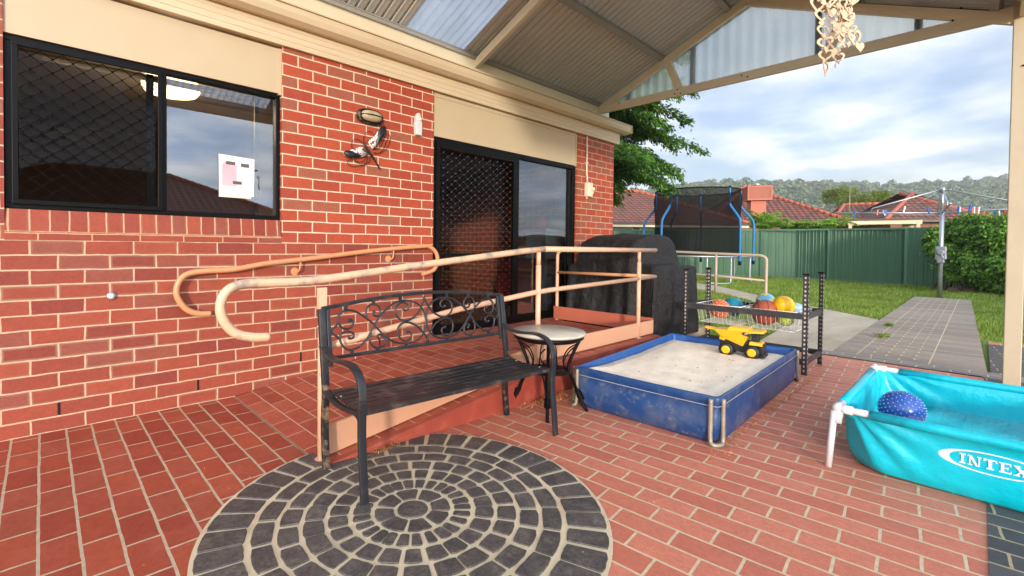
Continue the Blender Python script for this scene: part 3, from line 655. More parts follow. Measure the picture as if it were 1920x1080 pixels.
# wall fittings
L = thing('bulkhead_lamp', 'oval black caged bulkhead lamp on the brick pier', 'wall lamp', (2.16, 0, 2.22))
def oval(cx_, cz, rx, rz, y, n=28, e=2.6): return [(cx_+rx*abs(math.cos(a))**(2/e)*(1 if math.cos(a) >= 0 else -1), y, cz+rz*abs(math.sin(a))**(2/e)*(1 if math.sin(a) >= 0 else -1)) for a in [2*PI*k/n for k in range(n)]]
def oval_shell(rings):
    mb = MB(); R = [[mb.v(p) for p in oval(2.155, 2.225, rx, rz, y)] for rx, rz, y in rings]
    for A, B in zip(R, R[1:]):
        for k in range(len(A)): mb.f((A[k], A[(k+1) % len(A)], B[(k+1) % len(A)], B[k]), smooth=True)
    mb.f(R[-1], smooth=True); return mb
oval_shell([(0.122, 0.066, -0.003), (0.125, 0.068, -0.03), (0.115, 0.06, -0.048), (0.100, 0.050, -0.05)]).build('lamp_base', m_benchold, L)
oval_shell([(0.100, 0.049, -0.045), (0.096, 0.046, -0.065), (0.08, 0.036, -0.082), (0.04, 0.016, -0.088)]).build('lamp_glass', M('dusty_lamp_glass', (176,158,128), 0.35, var=0.12, vs=20), L)
mb = MB(); mb.tube([(2.045, -0.045, 2.225), (2.06, -0.075, 2.226), (2.10, -0.092, 2.227), (2.155, -0.097, 2.228), (2.21, -0.092, 2.227), (2.25, -0.075, 2.226), (2.265, -0.045, 2.225)], 0.004)
mb.tube(oval(2.155, 2.225, 0.103, 0.052, -0.052), 0.005, closed=True); mb.build('cage', m_black, L)
L = thing('motion_sensor', 'white tapered motion sensor on the brick pier near the door', 'sensor', (2.66, 0, 2.25))
mb = MB(); pr_ = [(-0.030, 2.15), (0.036, 2.15), (0.040, 2.25), (0.030, 2.31), (0.012, 2.355), (0.0, 2.36), (-0.012, 2.355), (-0.028, 2.31), (-0.036, 2.25)]
mb.prism2d([(2.664+a_, b_) for a_, b_ in pr_], lambda a_, b_, t_: (a_, t_, b_), -0.045, -0.001); mb.build('sensor_body', m_white, L, bevel=0.010)
mb = MB(); mb.sphere((2.672, -0.046, 2.295), 0.013, 12); mb.build('sensor_eye', m_cream, L)
L = thing('door_bell', 'small round silver bell push on the lower brick wall', 'bell push', (0.366, 0, 0.776))
mb = MB(); mb.lathe([(0.024, -0.002), (0.026, -0.008), (0.021, -0.014), (0.015, -0.015)], (0.366, 0, 0.776), 24, axis='y'); mb.build('bezel', m_galv, L)
mb = MB(); mb.lathe([(0.0145, -0.012), (0.0145, -0.018), (0.010, -0.021), (0.0, -0.022)], (0.366, 0, 0.776), 20, axis='y'); mb.build('button', m_cream, L)
# weep holes
for x, z in ((0.126, 0.129), (1.088-0.26, 0.129), (1.44-0.03, 0.129), (2.32, 0.215)):
    pass
for x in (0.12, 0.84, 1.56, 2.28): MB().box((x-0.006, -0.0025, 0.092 if x < 1.3 else 0.178), (x+0.006, 0.001, 0.166 if x < 1.3 else 0.252)).build('weep_hole', m_dark, H)
# conduit and isolator box
L = thing('isolator_switch', 'cream isolator switch box with conduit on the corner bricks', 'switch box', (5.5, 0, 1.84))
mb = MB(); mb.box((5.435, -0.062, 1.795), (5.555, -0.002, 1.985)); mb.box((5.545, -0.058, 1.84), (5.585, -0.01, 1.93)); mb.build('box_body', m_cream, L, bevel=0.008)
mb = MB(); mb.lathe([(0.018, -0.002), (0.018, -0.02)], (5.535, -0.06, 1.90), 14, axis='y'); mb.box((5.527, -0.10, 1.88), (5.543, -0.078, 1.92)); mb.build('switch_knob', m_cream, L)
mb = MB(); mb.tube([(5.475, -0.02, 1.99), (5.475, -0.02, 2.05), (5.46, -0.02, 2.12), (5.46, -0.02, 2.615)], 0.011, 10); mb.tube([(5.47, -0.02, 1.797), (5.47, -0.02, 1.765)], 0.014, 10); mb.build('conduit', m_cream, L)
for z in (2.25, 2.48):
    mb = MB(); mb.box((5.432, -0.034, z-0.012), (5.478, -0.003, z+0.012)); mb.build('saddle_clip', m_white, L, bevel=0.003)
# dragonfly ornament
L = thing('dragonfly_ornament', 'black metal dragonfly with mosaic wings hung on the brick pier', 'wall ornament', (2.15, 0, 1.97))
def W2(px, py, y=-0.03):
    d = ray(px, py); t_ = (y-CAM[1])/d[1]; return CAM+t_*d
Z = lambda x, y, yy=-0.03: W2(620+x/7.715, 190+y/7.715, yy)
m_mos = MT('mosaic_wing'); v_ = m_mos.add('ShaderNodeTexVoronoi'); v_.inputs['Scale'].default_value = 60; m_mos.l.new(m_mos.tc.outputs['Object'], v_.inputs['Vector'])
hs = m_mos.add('ShaderNodeSeparateColor'); m_mos.l.new(v_.outputs['Color'], hs.inputs[0])
m_mos.base(m_mos.ramp(hs.outputs[0], [(0.0, lin((240,236,228))), (0.45, lin((240,236,228))), (0.5, lin((230,160,40))), (0.66, lin((196,70,30))), (0.8, lin((60,56,70))), (0.9, lin((240,236,228)))])); m_mos = m_mos.m
mb = MB(); mb.tube(smooth_pts([Z(485,600,-0.05), Z(500,640,-0.06), Z(545,720,-0.055), Z(590,780,-0.05), Z(650,870,-0.045), Z(705,970,-0.04)]), [0.006]*2+[0.012]*6+[0.014]*8+[0.011]*6+[0.008]*9, 8); mb.build('body', m_benchm, L)
def wing(pts, core):
    pts3 = smooth_pts([Z(*p, -0.028) for p in pts+[pts[0]]], 4)[:-1]; mb = MB(); n = len(pts3)
    c0 = sum(pts3)/n; f = [mb.v(p-np.array([0, 0.004, 0])) for p in pts3]; b_ = [mb.v(p) for p in pts3]; cc_ = mb.v(c0-np.array([0, 0.012, 0]))
    for k in range(n): mb.f((f[k], f[(k+1) % n], cc_), smooth=True); mb.f((b_[k], b_[(k+1) % n], f[(k+1) % n], f[k]))
    return mb
wing([(600,690),(660,650),(700,580),(760,500),(790,420),(780,365),(740,360),(700,400),(660,470),(620,520),(560,560),(550,610)], 0).build('wing', m_mos, L)
wing([(520,760),(470,800),(400,810),(300,815),(220,800),(182,755),(190,720),(260,710),(330,690),(400,665),(460,665),(500,700)], 0).build('wing', m_mos, L)
wing([(650,660),(690,600),(755,510),(792,425),(782,362),(735,362),(695,410),(672,470),(655,560)], 0).build('wing_tip', m_benchm, L).location.y -= 0.006
wing([(450,790),(400,812),(300,818),(220,800),(180,755),(190,722),(250,712),(320,725),(400,765)], 0).build('wing_tip', m_benchm, L).location.y -= 0.006
mb = MB()
for pts in ([(480,600),(478,520),(520,445),(580,440),(620,480)], [(500,640),(420,565),(350,545),(305,600),(310,680),(340,700)], [(610,690),(680,690),(740,620),(780,520),(820,475),(860,510),(850,600),(800,690),(730,740),(620,760)], [(610,730),(690,750),(760,690),(800,600),(830,520)], [(540,780),(530,850),(480,920),(380,940),(280,930),(240,880),(270,850),(350,850),(420,910),(520,900)], [(570,790),(560,870),(510,920),(430,925)], [(520,770),(500,840),(430,880),(350,860)]):
    mb.tube(smooth_pts([Z(*p, -0.02) for p in pts], 4), 0.0022, 6)
mb.build('wire_loop', m_mesh, L)

# ------------------------------------------------------------------ pergola
PG = thing('pergola', 'cream steel gable patio roof with corrugated sheets attached to the house', 'pergola', (3.5, -1.8, 3.0))
AY = -1.81; SL = 0.435; ZU = 3.16
def ztop(y): return ZU + SL*min(-y, -(2*AY) + y) if y < AY else ZU - SL*y
XA, XB = 0.85, 6.12
YL, YR = 0.13, -3.86
def zt(y): return ZU-SL*y if y >= AY else ZU-SL*AY+SL*(y-AY)
def truss(X):
    mb = MB(); h = 0.10; w2 = 0.025
    def member(p, q, hh, name_=None, y_=0):
        mb.bar((X, p[0], p[1]), (X, q[0], q[1]), 0.05+y_, hh, up=(0, 0, 1))
        mb.bar((X, p[0], p[1]), (X, q[0], q[1]), 0.058+y_, hh*0.42, up=(0, 0, 1))
    cz = 0.045
    member((YL, zt(YL)-cz*1.2), (AY, zt(AY)-cz*1.2), 0.088)
    member((YR+0.04, zt(YR)-cz*1.2), (AY, zt(AY)-cz*1.2), 0.088)
    if X > 5:
        member((YL-0.02, 3.06), (YR+0.04, 3.06), 0.098, y_=-0.004)
        member((AY, 3.11), (AY, zt(AY)-0.06), 0.105, y_=0.004)
    for sg in ((1, -1) if X > 5 else ()):
        member((AY+sg*0.90, zt(AY+sg*0.90)-0.08), (AY+sg*0.75, 3.10), 0.085, y_=0.007)
        # gussets
        y = AY+sg*0.90; mb.hexa([(X-0.036, y-0.07, zt(y)-0.13), (X+0.036, y-0.07, zt(y)-0.13), (X+0.036, y+0.07, zt(y)-0.16), (X-0.036, y+0.07, zt(y)-0.16)], [(X-0.036, y-0.06, zt(y)+0.012), (X+0.036, y-0.06, zt(y)+0.012), (X+0.036, y+0.06, zt(y)-0.045), (X-0.036, y+0.06, zt(y)-0.045)]) if False else None
    return mb.build('truss', m_steelpaint, PG, bevel=0.003)
for X in (5.9, 3.5, 1.1): truss(X)
# bolts on the far truss
for y, z in ((-1.05, 3.085), (-1.09, 3.03), (-1.02, 3.04), (-3.5, 3.20), (-3.45, 3.11), (-1.78, 3.07), (-1.84, 3.04), (-0.25, 3.09)):
    MB().lathe([(0.008, 5.872), (0.008, 5.866), (0.0, 5.864)], (0, y, z), 8, axis='x').build('bolt', m_dark, PG)
mb = MB(); mb.box((-3.0, 0.075, 2.965), (6.15, 0.125, 3.115)); mb.box((-3.0, 0.070, 2.972), (6.15, 0.08, 2.98)); mb.box((-3.0, 0.070, 3.10), (6.15, 0.08, 3.108)); mb.build('wall_beam', m_steelpaint, PG, bevel=0.002)
mb = MB(); mb.box((XA, YR-0.02, 3.0), (XB-0.02, YR+0.03, 3.15)); mb.build('eave_beam', m_steelpaint, PG, bevel=0.002)
mb = MB(); mb.box((5.858, -3.90, 0.0), (5.955, -3.80, 3.14)); post = mb.build('post', M('cream_post_paint', (192,176,148), 0.5, var=0.05, dirt=(150,132,108), dirt_amt=0.25, dirt_s=3), PG, bevel=0.006)
mb = MB(); mb.lathe([(0.008, -3.0), (0.008, -3.02)], (5.85, -3.86, 0), 8, axis='x') if False else mb.box((5.850, -3.868, 2.60), (5.858, -3.852, 2.612)); mb.build('screw', m_dark, post)
# purlins: C channels along X between trusses
def purlin(y, x0=XA, x1=XB-0.06):
    z = zt(y)
    mb = MB(); s_ = -SL if y > AY else SL
    a = math.atan(SL)*(1 if y > AY else -1)
    T0 = lambda p: (p[0], y+p[1]*math.cos(a)+p[2]*math.sin(a), z+0.005-p[1]*math.sin(a)+p[2]*math.cos(a))
    mb.T = T0
    mb.box((x0, -0.025, -0.02), (x1, 0.025, 0.045)); mb.box((x0, -0.032, 0.028), (x1, 0.032, 0.045)); mb.box((x0, -0.030, -0.024), (x1, 0.030, -0.016))
    return mb.build('purlin', m_purlin, PG)
for y in (0.088, -0.84, -1.62, -2.02, -2.78, -3.7): purlin(y)
def sheet(x0, x1, side, mat, name='roof_sheet'):
    mb = MB(); pit = 0.088; per = 11; n = int((x1-x0)/pit*per)
    ys = [0.16, AY-0.0] if side > 0 else [AY+0.0, YR-0.12]
    rows = []
    for y in ys:
        z0 = zt(min(y, 0.2)) + 0.062
        rows.append([(x0+(x1-x0)*i/n, y, z0 + [0, 0, 0, 0.001, 0.001, 0, 0, 0, 0.016, 0.018, 0.016][i % 11]) for i in range(n+1)])
    rows2 = [[(p[0], p[1], p[2]+0.0025) for p in r_] for r_ in rows]
    mb.grid(rows, smooth=False); mb.grid(rows2)
    return mb.build(name, mat, PG)
sheet(XA, 2.60, 1, m_sheet); sheet(3.33, XB, 1, m_sheet); sheet(2.58, 3.36, 1, m_poly)
sheet(XA, 2.60, -1, m_poly); sheet(2.58, 3.72, -1, m_sheet); sheet(3.70, 4.95, -1, m_poly); sheet(4.93, XB, -1, m_sheet)  # right-slope opal sheets added out of view to let light under the roof
mb = MB(); mb.hexa([(XA, AY-0.12, zt(AY)+0.03), (XB, AY-0.12, zt(AY)+0.03), (XB, AY+0.12, zt(AY)+0.03), (XA, AY+0.12, zt(AY)+0.03)], [(XA, AY-0.02, zt(AY)+0.09), (XB, AY-0.02, zt(AY)+0.09), (XB, AY+0.02, zt(AY)+0.09), (XA, AY+0.02, zt(AY)+0.09)]); mb.build('ridge_cap', m_sheet, PG)
# far edge flashing and gable infill
mb = MB()
for a_, b_ in ((0.16, AY), (AY, YR-0.1)): mb.bar((6.10, a_, zt(min(a_, .15))+0.035), (6.10, b_, zt(b_)+0.035), 0.02, 0.10)
mb.build('barge_flashing', m_gutdark, PG)
mb = MB(); n = 330; top = []; bot = []
for i in range(n+1):
    y = 0.08 + (YR-0.03-0.08)*i/n; x = 6.045+0.010*math.sin(2*PI*y/0.125)
    top.append((x, y, zt(y)+0.0)); bot.append((x, y, 3.06))
mb.grid([bot, top]); mb.build('gable_sheet', m_poly2, PG)
m_batten = M('charcoal_batten', (60,60,64), 0.6)
for y in (-0.28, -1.15, -2.45, -3.22): MB().box((6.065, y-0.03, 3.085), (6.085, y+0.03, zt(y)-0.01)).build('batten', m_batten, PG)

# ------------------------------------------------------------------ hearts mobile
m_shell = M('pale_timber_shell', (206,178,146), 0.6, var=0.12, vs=30, rand=0.18)
MO = thing('heart_mobile', 'hanging mobile of pale cut out hearts strung below the patio roof', 'mobile', tuple(CAM+1.75*ray(1572, -40)))
def heart(mb, c, s, yaw, hole=True, tilt=0):
    cy_, sy_ = math.cos(yaw), math.sin(yaw)
    def h2(t_, k): return (k*s*0.5*(16*math.sin(t_)**3)/16, k*s*0.5*(13*math.cos(t_)-5*math.cos(2*t_)-2*math.cos(3*t_)-math.cos(4*t_))/16)
    n = 26; th = 0.0015
    def p3(a, b, d):
        b2 = b*math.cos(tilt)-a*math.sin(tilt); a2 = a*math.cos(tilt)+b*math.sin(tilt)
        return (c[0]+a2*cy_-d*sy_, c[1]+a2*sy_+d*cy_, c[2]+b2)
    ks = [1.0, 0.64] if hole else [1.0, 0.001]
    for d, flip in ((-th, 0), (th, 1)):
        R = [[mb.v(p3(*h2(2*PI*j/n, k), d)) for j in range(n)] for k in ks]
        for j in range(n):
            q = (R[0][j], R[0][(j+1) % n], R[1][(j+1) % n], R[1][j]); mb.f(q if flip else q[::-1])
    A = [mb.v(p3(*h2(2*PI*j/n, 1.0), -th)) for j in range(n)]; B_ = [mb.v(p3(*h2(2*PI*j/n, 1.0), th)) for j in range(n)]
    for j in range(n): mb.f((A[j], A[(j+1) % n], B_[(j+1) % n], B_[j]))
rr = random.Random(11)
base_yaw = math.atan2(CR[1], CR[0])
MD = 1.75
def MP(px, py, dd=0.0): return CAM+(MD+dd)*ray(px, py)
strs = []
ringc = MP(1580, -60)
hm = [ # px, py, size px, hole, tilt  (strings of hearts)
 [(1533,8,26,1),(1541,28,22,1),(1540,44,9,0),(1543,57,19,1),(1545,69,9,0),(1548,80,22,1),(1549,93,12,0),(1549,103,20,1),(1548,126,27,1)],
 [(1566,5,16,1),(1558,24,17,0),(1562,40,12,0),(1560,58,14,1),(1563,66,9,0),(1566,79,28,1),(1569,96,11,0),(1572,108,18,1),(1566,124,7,0)],
 [(1580,6,20,1),(1584,24,20,0),(1588,40,20,1),(1582,58,14,0),(1586,74,24,1),(1590,84,9,0)],
 [(1572,14,16,0),(1576,32,18,1),(1573,48,14,0),(1580,66,14,1)],
 [(1600,2,14,0),(1590,14,18,1),(1592,32,15,1),(1591,46,12,0),(1596,55,14,1),(1582,66,8,0),(1602,70,30,1),(1612,88,16,0)],
 [(1555,2,22,1),(1552,14,14,0),(1572,56,15,0)]]
hi = 0
for si, S_ in enumerate(hm):
    dd = rr.uniform(-0.10, 0.10); pts = [ringc+np.array([0.02*math.cos(si), 0.02*math.sin(si), 0])]
    for (px, py, sz, hole) in S_:
        c0 = MP(px, py, dd); mb = MB(); s_ = sz/FPX*(MD+dd)*1.28
        heart(mb, c0, s_, base_yaw+rr.uniform(-0.75, 0.75), bool(hole), rr.uniform(-0.15, 0.15)); mb.build('heart', m_shell, MO); pts.append(c0+np.array([0, 0, s_*0.2]))
    mb = MB(); mb.tube(pts, 0.0007, 4, cap=False); mb.build('string', m_benchold, MO)
mb = MB(); mb.lathe([(0.075, -0.002), (0.078, 0.0), (0.075, 0.002), (0.072, 0.0), (0.075, -0.002)], ringc, 24); mb.tube([ringc, (ringc[0], ringc[1], zt(ringc[1])+0.06)], 0.0012, 5); mb.build('hanging_ring', m_shell, MO)

# ------------------------------------------------------------------ handrails
R1 = 0.0215
HR = thing('ramp_handrail', 'peach painted handrail with worn paint along the outer edge of the ramp', 'handrail', (2.8, -1.40, 0.2))
YO = -1.38
def WR(px, py, y=YO): return tuple(W2(px, py, y))
top = smooth_pts([WR(504,632), WR(470,632), WR(440,624), WR(420,602), WR(413,580), WR(418,556), WR(434,540), WR(462,532), WR(510,530), WR(565,528), WR(640,519), WR(760,501)], 5) + [np.array(WR(870,486)), np.array(WR(985,470.5)), np.array(WR(1020,467))] + [np.array((4.70, YO, 1.085))]
mb = MB(); mb.tube(top[:-1], R1, 12); mb.build('top_rail', m_railworn, HR)
mb = MB(); mb.tube([top[-2], top[-1]], R1, 12); mb.build('top_rail', m_rail, HR)
mid = [WR(606,652), WR(700,625), WR(860,580), WR(1000,549), WR(1030,544), (4.70, YO, 0.815)]
mb = MB(); mb.tube(mid, R1*0.9, 12); mb.build('mid_rail', m_rail, HR)
for x, zt_ in ((1.10, 0.89), (2.82, 1.07), (4.36, 1.07)):
    zb = max(0.0, min(0.22, (x-1.07)*0.1222)); mb = MB()
    mb.tube([(x, YO, zb), (x, YO, zt_-0.10)], 0.020, 12); mb.hexa([(x-0.019, YO-0.017, zt_-0.12), (x+0.019, YO-0.017, zt_-0.12), (x+0.019, YO+0.017, zt_-0.12), (x-0.019, YO+0.017, zt_-0.12)], [(x-0.025, YO-0.006, zt_-0.002), (x+0.025, YO-0.006, zt_-0.002), (x+0.025, YO+0.006, zt_-0.002), (x-0.025, YO+0.006, zt_-0.002)]) if x < 2 else mb.tube([(x, YO, zt_-0.10), (x, YO, zt_)], 0.017, 12)
    mb.lathe([(0.034, zb), (0.034, zb+0.006)], (x, YO, 0), 14)
    mb.build('post', m_rail, HR)
mb = MB(); s_ = 0.22/1.8
def zs(x): return max(0.0, min(0.222, (x-1.07)*s_))
mb.hexa([(1.13, YO-0.008, zs(1.13)+0.012), (2.87, YO-0.008, 0.235), (2.87, YO+0.008, 0.235), (1.13, YO+0.008, zs(1.13)+0.012)], [(1.13, YO-0.008, zs(1.13)+0.165), (2.87, YO-0.008, 0.37), (2.87, YO+0.008, 0.37), (1.13, YO+0.008, zs(1.13)+0.165)])
mb.box((2.87, YO-0.008, 0.235), (4.66, YO+0.008, 0.37)); mb.build('kickboard', m_board, HR)
# end barrier across the landing
BR = thing('landing_barrier', 'shorter peach barrier across the end of the landing in front of the covered barbecue', 'handrail', (4.70, -0.7, 0.2))
mb = MB(); mb.tube(smooth_pts([(4.70, -0.13, 0.20), (4.70, -0.13, 0.6), (4.70, -0.13, 0.98), (4.70, -0.15, 1.045), (4.70, -0.20, 1.075), (4.70, -0.5, 1.085), (4.70, -1.37, 1.085)], 4), 0.020, 12); mb.build('top_rail', m_rail, BR)
mb = MB(); mb.tube([(4.70, -0.13, 0.80), (4.70, -1.37, 0.815)], 0.018, 12); mb.build('mid_rail', m_railwall, BR)
mb = MB(); mb.box((4.675, -1.37, 0.235), (4.69, -0.10, 0.385)); mb.build('kickboard', m_boardred, BR)
# wall handrail
WRL = thing('wall_handrail', 'brown peach handrail with curled ends fixed to the brick wall', 'handrail', (1.8, -0.06, 0.9))
yw = -0.062
pts = smooth_pts([WR(395,588,yw), WR(372,588,yw), WR(350,580,yw), WR(334,560,yw), WR(331,541,yw), WR(340,522,yw), WR(358,512,yw), WR(390,508,yw), WR(440,505,yw), WR(500,494,yw), WR(580,485,yw), WR(700,470,yw), WR(790,462,yw), WR(806,463,yw), WR(818,475,yw), WR(820,492,yw), WR(812,507,yw), WR(792,514,yw)], 5)
mb = MB(); mb.tube(pts, 0.0195, 12); mb.build('rail', m_railwall, WRL)
for px, py in ((738, 467), (563, 488)):
    p = np.array(WR(px, py, yw)); mb = MB()
    mb.tube(smooth_pts([p, p+[0, 0, -0.035], p+[-0.004, 0.004, -0.075], p+[-0.012, 0.03, -0.095], p+[-0.02, 0.055, -0.095]], 4), 0.0065, 8)
    q = p+np.array([-0.02, 0, -0.09]); mb.lathe([(0.030, -0.008), (0.032, -0.002)], (q[0], 0, q[2]), 18, axis='y'); mb.build('bracket', m_railwall, WRL)

# ------------------------------------------------------------------ bench
BO = np.array([1.03, -1.93, 0.0]); BX = np.array([0.99819, -0.06013, 0.0]); BY = np.array([0.06013, 0.99819, 0.0])
def BT(p): return BO + BX*p[0] + BY*p[1] + np.array([0, 0, p[2]])
BN = thing('garden_bench', 'black metal garden bench with scrollwork back standing beside the ramp', 'bench', tuple(BT((0.62, 0.25, 0))))
def bv(z): return 0.455+0.16*(z-0.42)
side = smooth_pts([(0.50, 0.602), (0.47, 0.595), (0.42, 0.572), (0.35, 0.562), (0.28, 0.566), (0.20, 0.574), (0.14, 0.568), (0.085, 0.545), (0.055, 0.50), (0.046, 0.44), (0.050, 0.39), (0.052, 0.30), (0.046, 0.22), (0.030, 0.08), (0.022, 0.0)], 5)
for u in (0.018, 1.235):
    mb = MB(BT); mb.ribbon([(u, a, z) for a, z in side[:46]], (1, 0, 0), 0.036, 0.014); mb.build('armrest', m_benchm, BN, bevel=0.002)
    mb = MB(BT); mb.ribbon([(u, a, z) for a, z in side[45:]], (1, 0, 0), 0.036, 0.016); mb.build('leg', m_benchm, BN, bevel=0.002)
    mb = MB(BT); mb.ribbon(smooth_pts([(u, 0.44, 0.0), (u, 0.455, 0.12), (u, 0.462, 0.25), (u, 0.452, 0.36), (u, 0.455, 0.42)], 4), (1, 0, 0), 0.034, 0.024); mb.build('leg', m_benchold, BN, bevel=0.002)
    mb = MB(BT); mb.ribbon([(u, bv(z), z) for z in (0.42, 0.5, 0.6, 0.7, 0.785)], (1, 0, 0), 0.034, 0.026)
    ui = 0.050 if u < 0.5 else 1.203
    mb.ribbon([(ui, bv(z), z) for z in (0.50, 0.6, 0.7, 0.78)], (1, 0, 0), 0.020, 0.018); mb.build('back_post', m_benchm, BN, bevel=0.002)
    mb = MB(BT); mb.ribbon(smooth_pts([(u, 0.46, 0.392), (u, 0.40, 0.375), (u, 0.33, 0.362), (u, 0.25, 0.360), (u, 0.16, 0.368), (u, 0.09, 0.374), (u, 0.055, 0.355), (u, 0.05, 0.31)], 4), (1, 0, 0), 0.034, 0.012); mb.build('seat_bracket', m_benchm, BN, bevel=0.002)
mb = MB(BT)
for k in range(8):
    a = 0.075+k*0.0475; z = 0.383-0.010*math.sin(PI*k/7)+0.006*(k/7)
    mb.box((0.03, a-0.0185, z-0.004), (1.222, a+0.0185, z+0.006)); mb.box((0.03, a-0.0185, z-0.012), (1.222, a-0.0155, z-0.004))
mb.build('seat', M('black_bench_slats', (36,35,36), 0.38, var=0.12, vs=14, dirt=(128,108,92), dirt_amt=0.35, dirt_s=12, stretch=(1, 10, 10)), BN, bevel=0.0015)
for a in (0.13, 0.33):
    for u in (0.045, 1.207): MB(BT).lathe([(0.006, 0.384), (0.005, 0.388), (0.0, 0.389)], (u, a, 0), 8).build('bolt', m_galv, BN)
for z in (0.47, 0.70, 0.61): MB(BT).lathe([(0.006, -0.006), (0.006, 0.0)], (-0.002, bv(z), z), 8, axis='x').build('bolt', m_galv, BN)
SCR = [[(0.161,0.714),(0.17,0.72),(0.182,0.701),(0.172,0.681),(0.15,0.673),(0.123,0.681),(0.106,0.703),(0.103,0.733),(0.118,0.757),(0.146,0.767),(0.184,0.764),(0.216,0.749),(0.254,0.722),(0.292,0.69),(0.319,0.659),(0.351,0.624),(0.391,0.59),(0.438,0.569),(0.494,0.559),(0.547,0.564),(0.589,0.584),(0.616,0.615),(0.63,0.659),(0.628,0.704),(0.611,0.746),(0.575,0.777),(0.524,0.794),(0.472,0.795),(0.427,0.784),(0.381,0.757),(0.342,0.723),(0.303,0.679),(0.276,0.64),(0.25,0.606),(0.214,0.58),(0.175,0.567),(0.142,0.571),(0.117,0.594),(0.106,0.623),(0.11,0.647),(0.133,0.66),(0.16,0.657),(0.181,0.645),(0.179,0.627),(0.162,0.622),(0.155,0.627)],
[(0.098,0.703),(0.078,0.685),(0.062,0.668),(0.08,0.65),(0.104,0.628)],
[(0.26,0.725),(0.26,0.756),(0.276,0.781),(0.306,0.789),(0.335,0.774),(0.344,0.744),(0.333,0.726),(0.313,0.725),(0.299,0.737),(0.306,0.747)],
[(0.282,0.639),(0.271,0.609),(0.28,0.577),(0.31,0.558),(0.346,0.564),(0.36,0.589),(0.351,0.616),(0.328,0.626),(0.315,0.615),(0.326,0.603)],
[(0.636,0.81),(0.615,0.768),(0.591,0.73),(0.554,0.7),(0.513,0.684),(0.469,0.69),(0.44,0.72),(0.44,0.758),(0.465,0.781),(0.497,0.785),(0.521,0.766),(0.519,0.747),(0.503,0.74),(0.49,0.746)],
[(0.638,0.55),(0.623,0.586),(0.599,0.617),(0.563,0.651),(0.512,0.673),(0.467,0.669),(0.442,0.639),(0.448,0.6),(0.477,0.575),(0.509,0.577),(0.527,0.597),(0.52,0.62),(0.501,0.622)]]
UM = 0.632
mb = MB(BT)
for mirror in (0, 1):
    for c_ in SCR:
        pts = smooth_pts([((2*UM-u if mirror else u), bv(z), z) for u, z in c_], 4)
        mb.tube(pts, [0.0058]*len(pts), 8)
        if c_ is not SCR[1]:
            ends = [pts[0], pts[-1]] if c_ is SCR[0] else [pts[-1]]
            for e_ in ends: mb.sphere(tuple(e_), 0.009, 10)
    for u, z0_, z1_ in ((0.146, 0.767, 0.80), (0.306, 0.789, 0.815), (0.472, 0.793, 0.826), (0.165, 0.545, 0.57), (0.31, 0.543, 0.56), (0.492, 0.541, 0.56)):
        uu = 2*UM-u if mirror else u; mb.box((uu-0.008, bv(z0_)-0.006, z0_), (uu+0.008, bv(z0_)+0.006, z1_))
mb.build('scrollwork', m_benchm, BN)
mb = MB(BT)
mb.ribbon([(u, bv(z)+0.0, z) for u, z in [(0.02+1.22*k/24, 0.786+0.046*math.sin(PI*k/24)) for k in range(25)]], (0, 1, 0.1), 0.018, 0.018); mb.build('top_rail', m_benchm, BN, bevel=0.002)
mb = MB(BT); mb.bar((0.03, bv(.54), 0.540), (1.222, bv(.54), 0.538), 0.014, 0.018); mb.build('lower_rail', m_benchm, BN, bevel=0.002)

# ------------------------------------------------------------------ side table
TX, TY = 2.59, -1.665
TB = thing('side_table', 'small round stone topped cane table between the bench and the sandpit', 'table', (TX, TY, 0))
mtop = MT('cream_stone_top'); f_ = mtop.noise(16, 8, 0.7); mtop.base(mtop.mix(mtop.ramp(mtop.noise(4, 6, .6), [(0.4, 0), (0.65, 0.8)]), mtop.ramp(f_, [(0.3, lin((196,182,156))), (0.7, lin((226,216,194)))]), (*lin((150,148,140)), 1))); mtop.rough(0.35)
mb = MB(); mb.lathe([(0.0, 0.512), (0.235, 0.514), (0.248, 0.521), (0.250, 0.530), (0.244, 0.537), (0.0, 0.540)], (TX, TY, 0), 48); mb.build('table_top', mtop.m, TB)
mb = MB(); mb.lathe([(0.228, 0.49), (0.236, 0.495), (0.238, 0.508), (0.228, 0.512)], (TX, TY, 0), 40); mb.tube([(TX+0.205*math.cos(a), TY+0.205*math.sin(a), 0.488) for a in [2*PI*k/32 for k in range(32)]], 0.009, 8, closed=True); mb.build('rim', m_black, TB)
for ang in (218, 308, 38, 128):
    a = math.radians(ang); ca, sa = math.cos(a), math.sin(a); q = lambda r, z, o=0.0: (TX+r*ca-o*sa, TY+r*sa+o*ca, z)
    mb = MB(); mb.tube(smooth_pts([q(0.215, 0.495), q(0.17, 0.40), q(0.135, 0.30), q(0.150, 0.25), q(0.21, 0.10), q(0.262, 0.0)], 5), 0.0115, 8)
    for o in (-0.012, 0.012): mb.tube(smooth_pts([q(0.14, 0.262, o*3.2), q(0.155, 0.235, o*2.2), q(0.185, 0.17, o*1.2), q(0.222, 0.085, o)], 4), 0.0065, 6)
    for z in np.arange(0.085, 0.135, 0.007):
        r_ = 0.262-(z/0.25)*(0.262-0.150); c_ = q(r_, z); mb.tube([(c_[0]+0.020*math.cos(t_), c_[1]+0.020*math.sin(t_), c_[2]) for t_ in [2*PI*k/10 for k in range(10)]], 0.004, 5, closed=True)
    for o in (-1, 1): mb.tube(smooth_pts([q(0.19, 0.45, o*0.02), q(0.13, 0.40, o*0.05), q(0.10, 0.32, o*0.055), q(0.13, 0.265, o*0.02)], 4), 0.0048, 6)
    mb.build('leg', m_black, TB)
mb = MB()
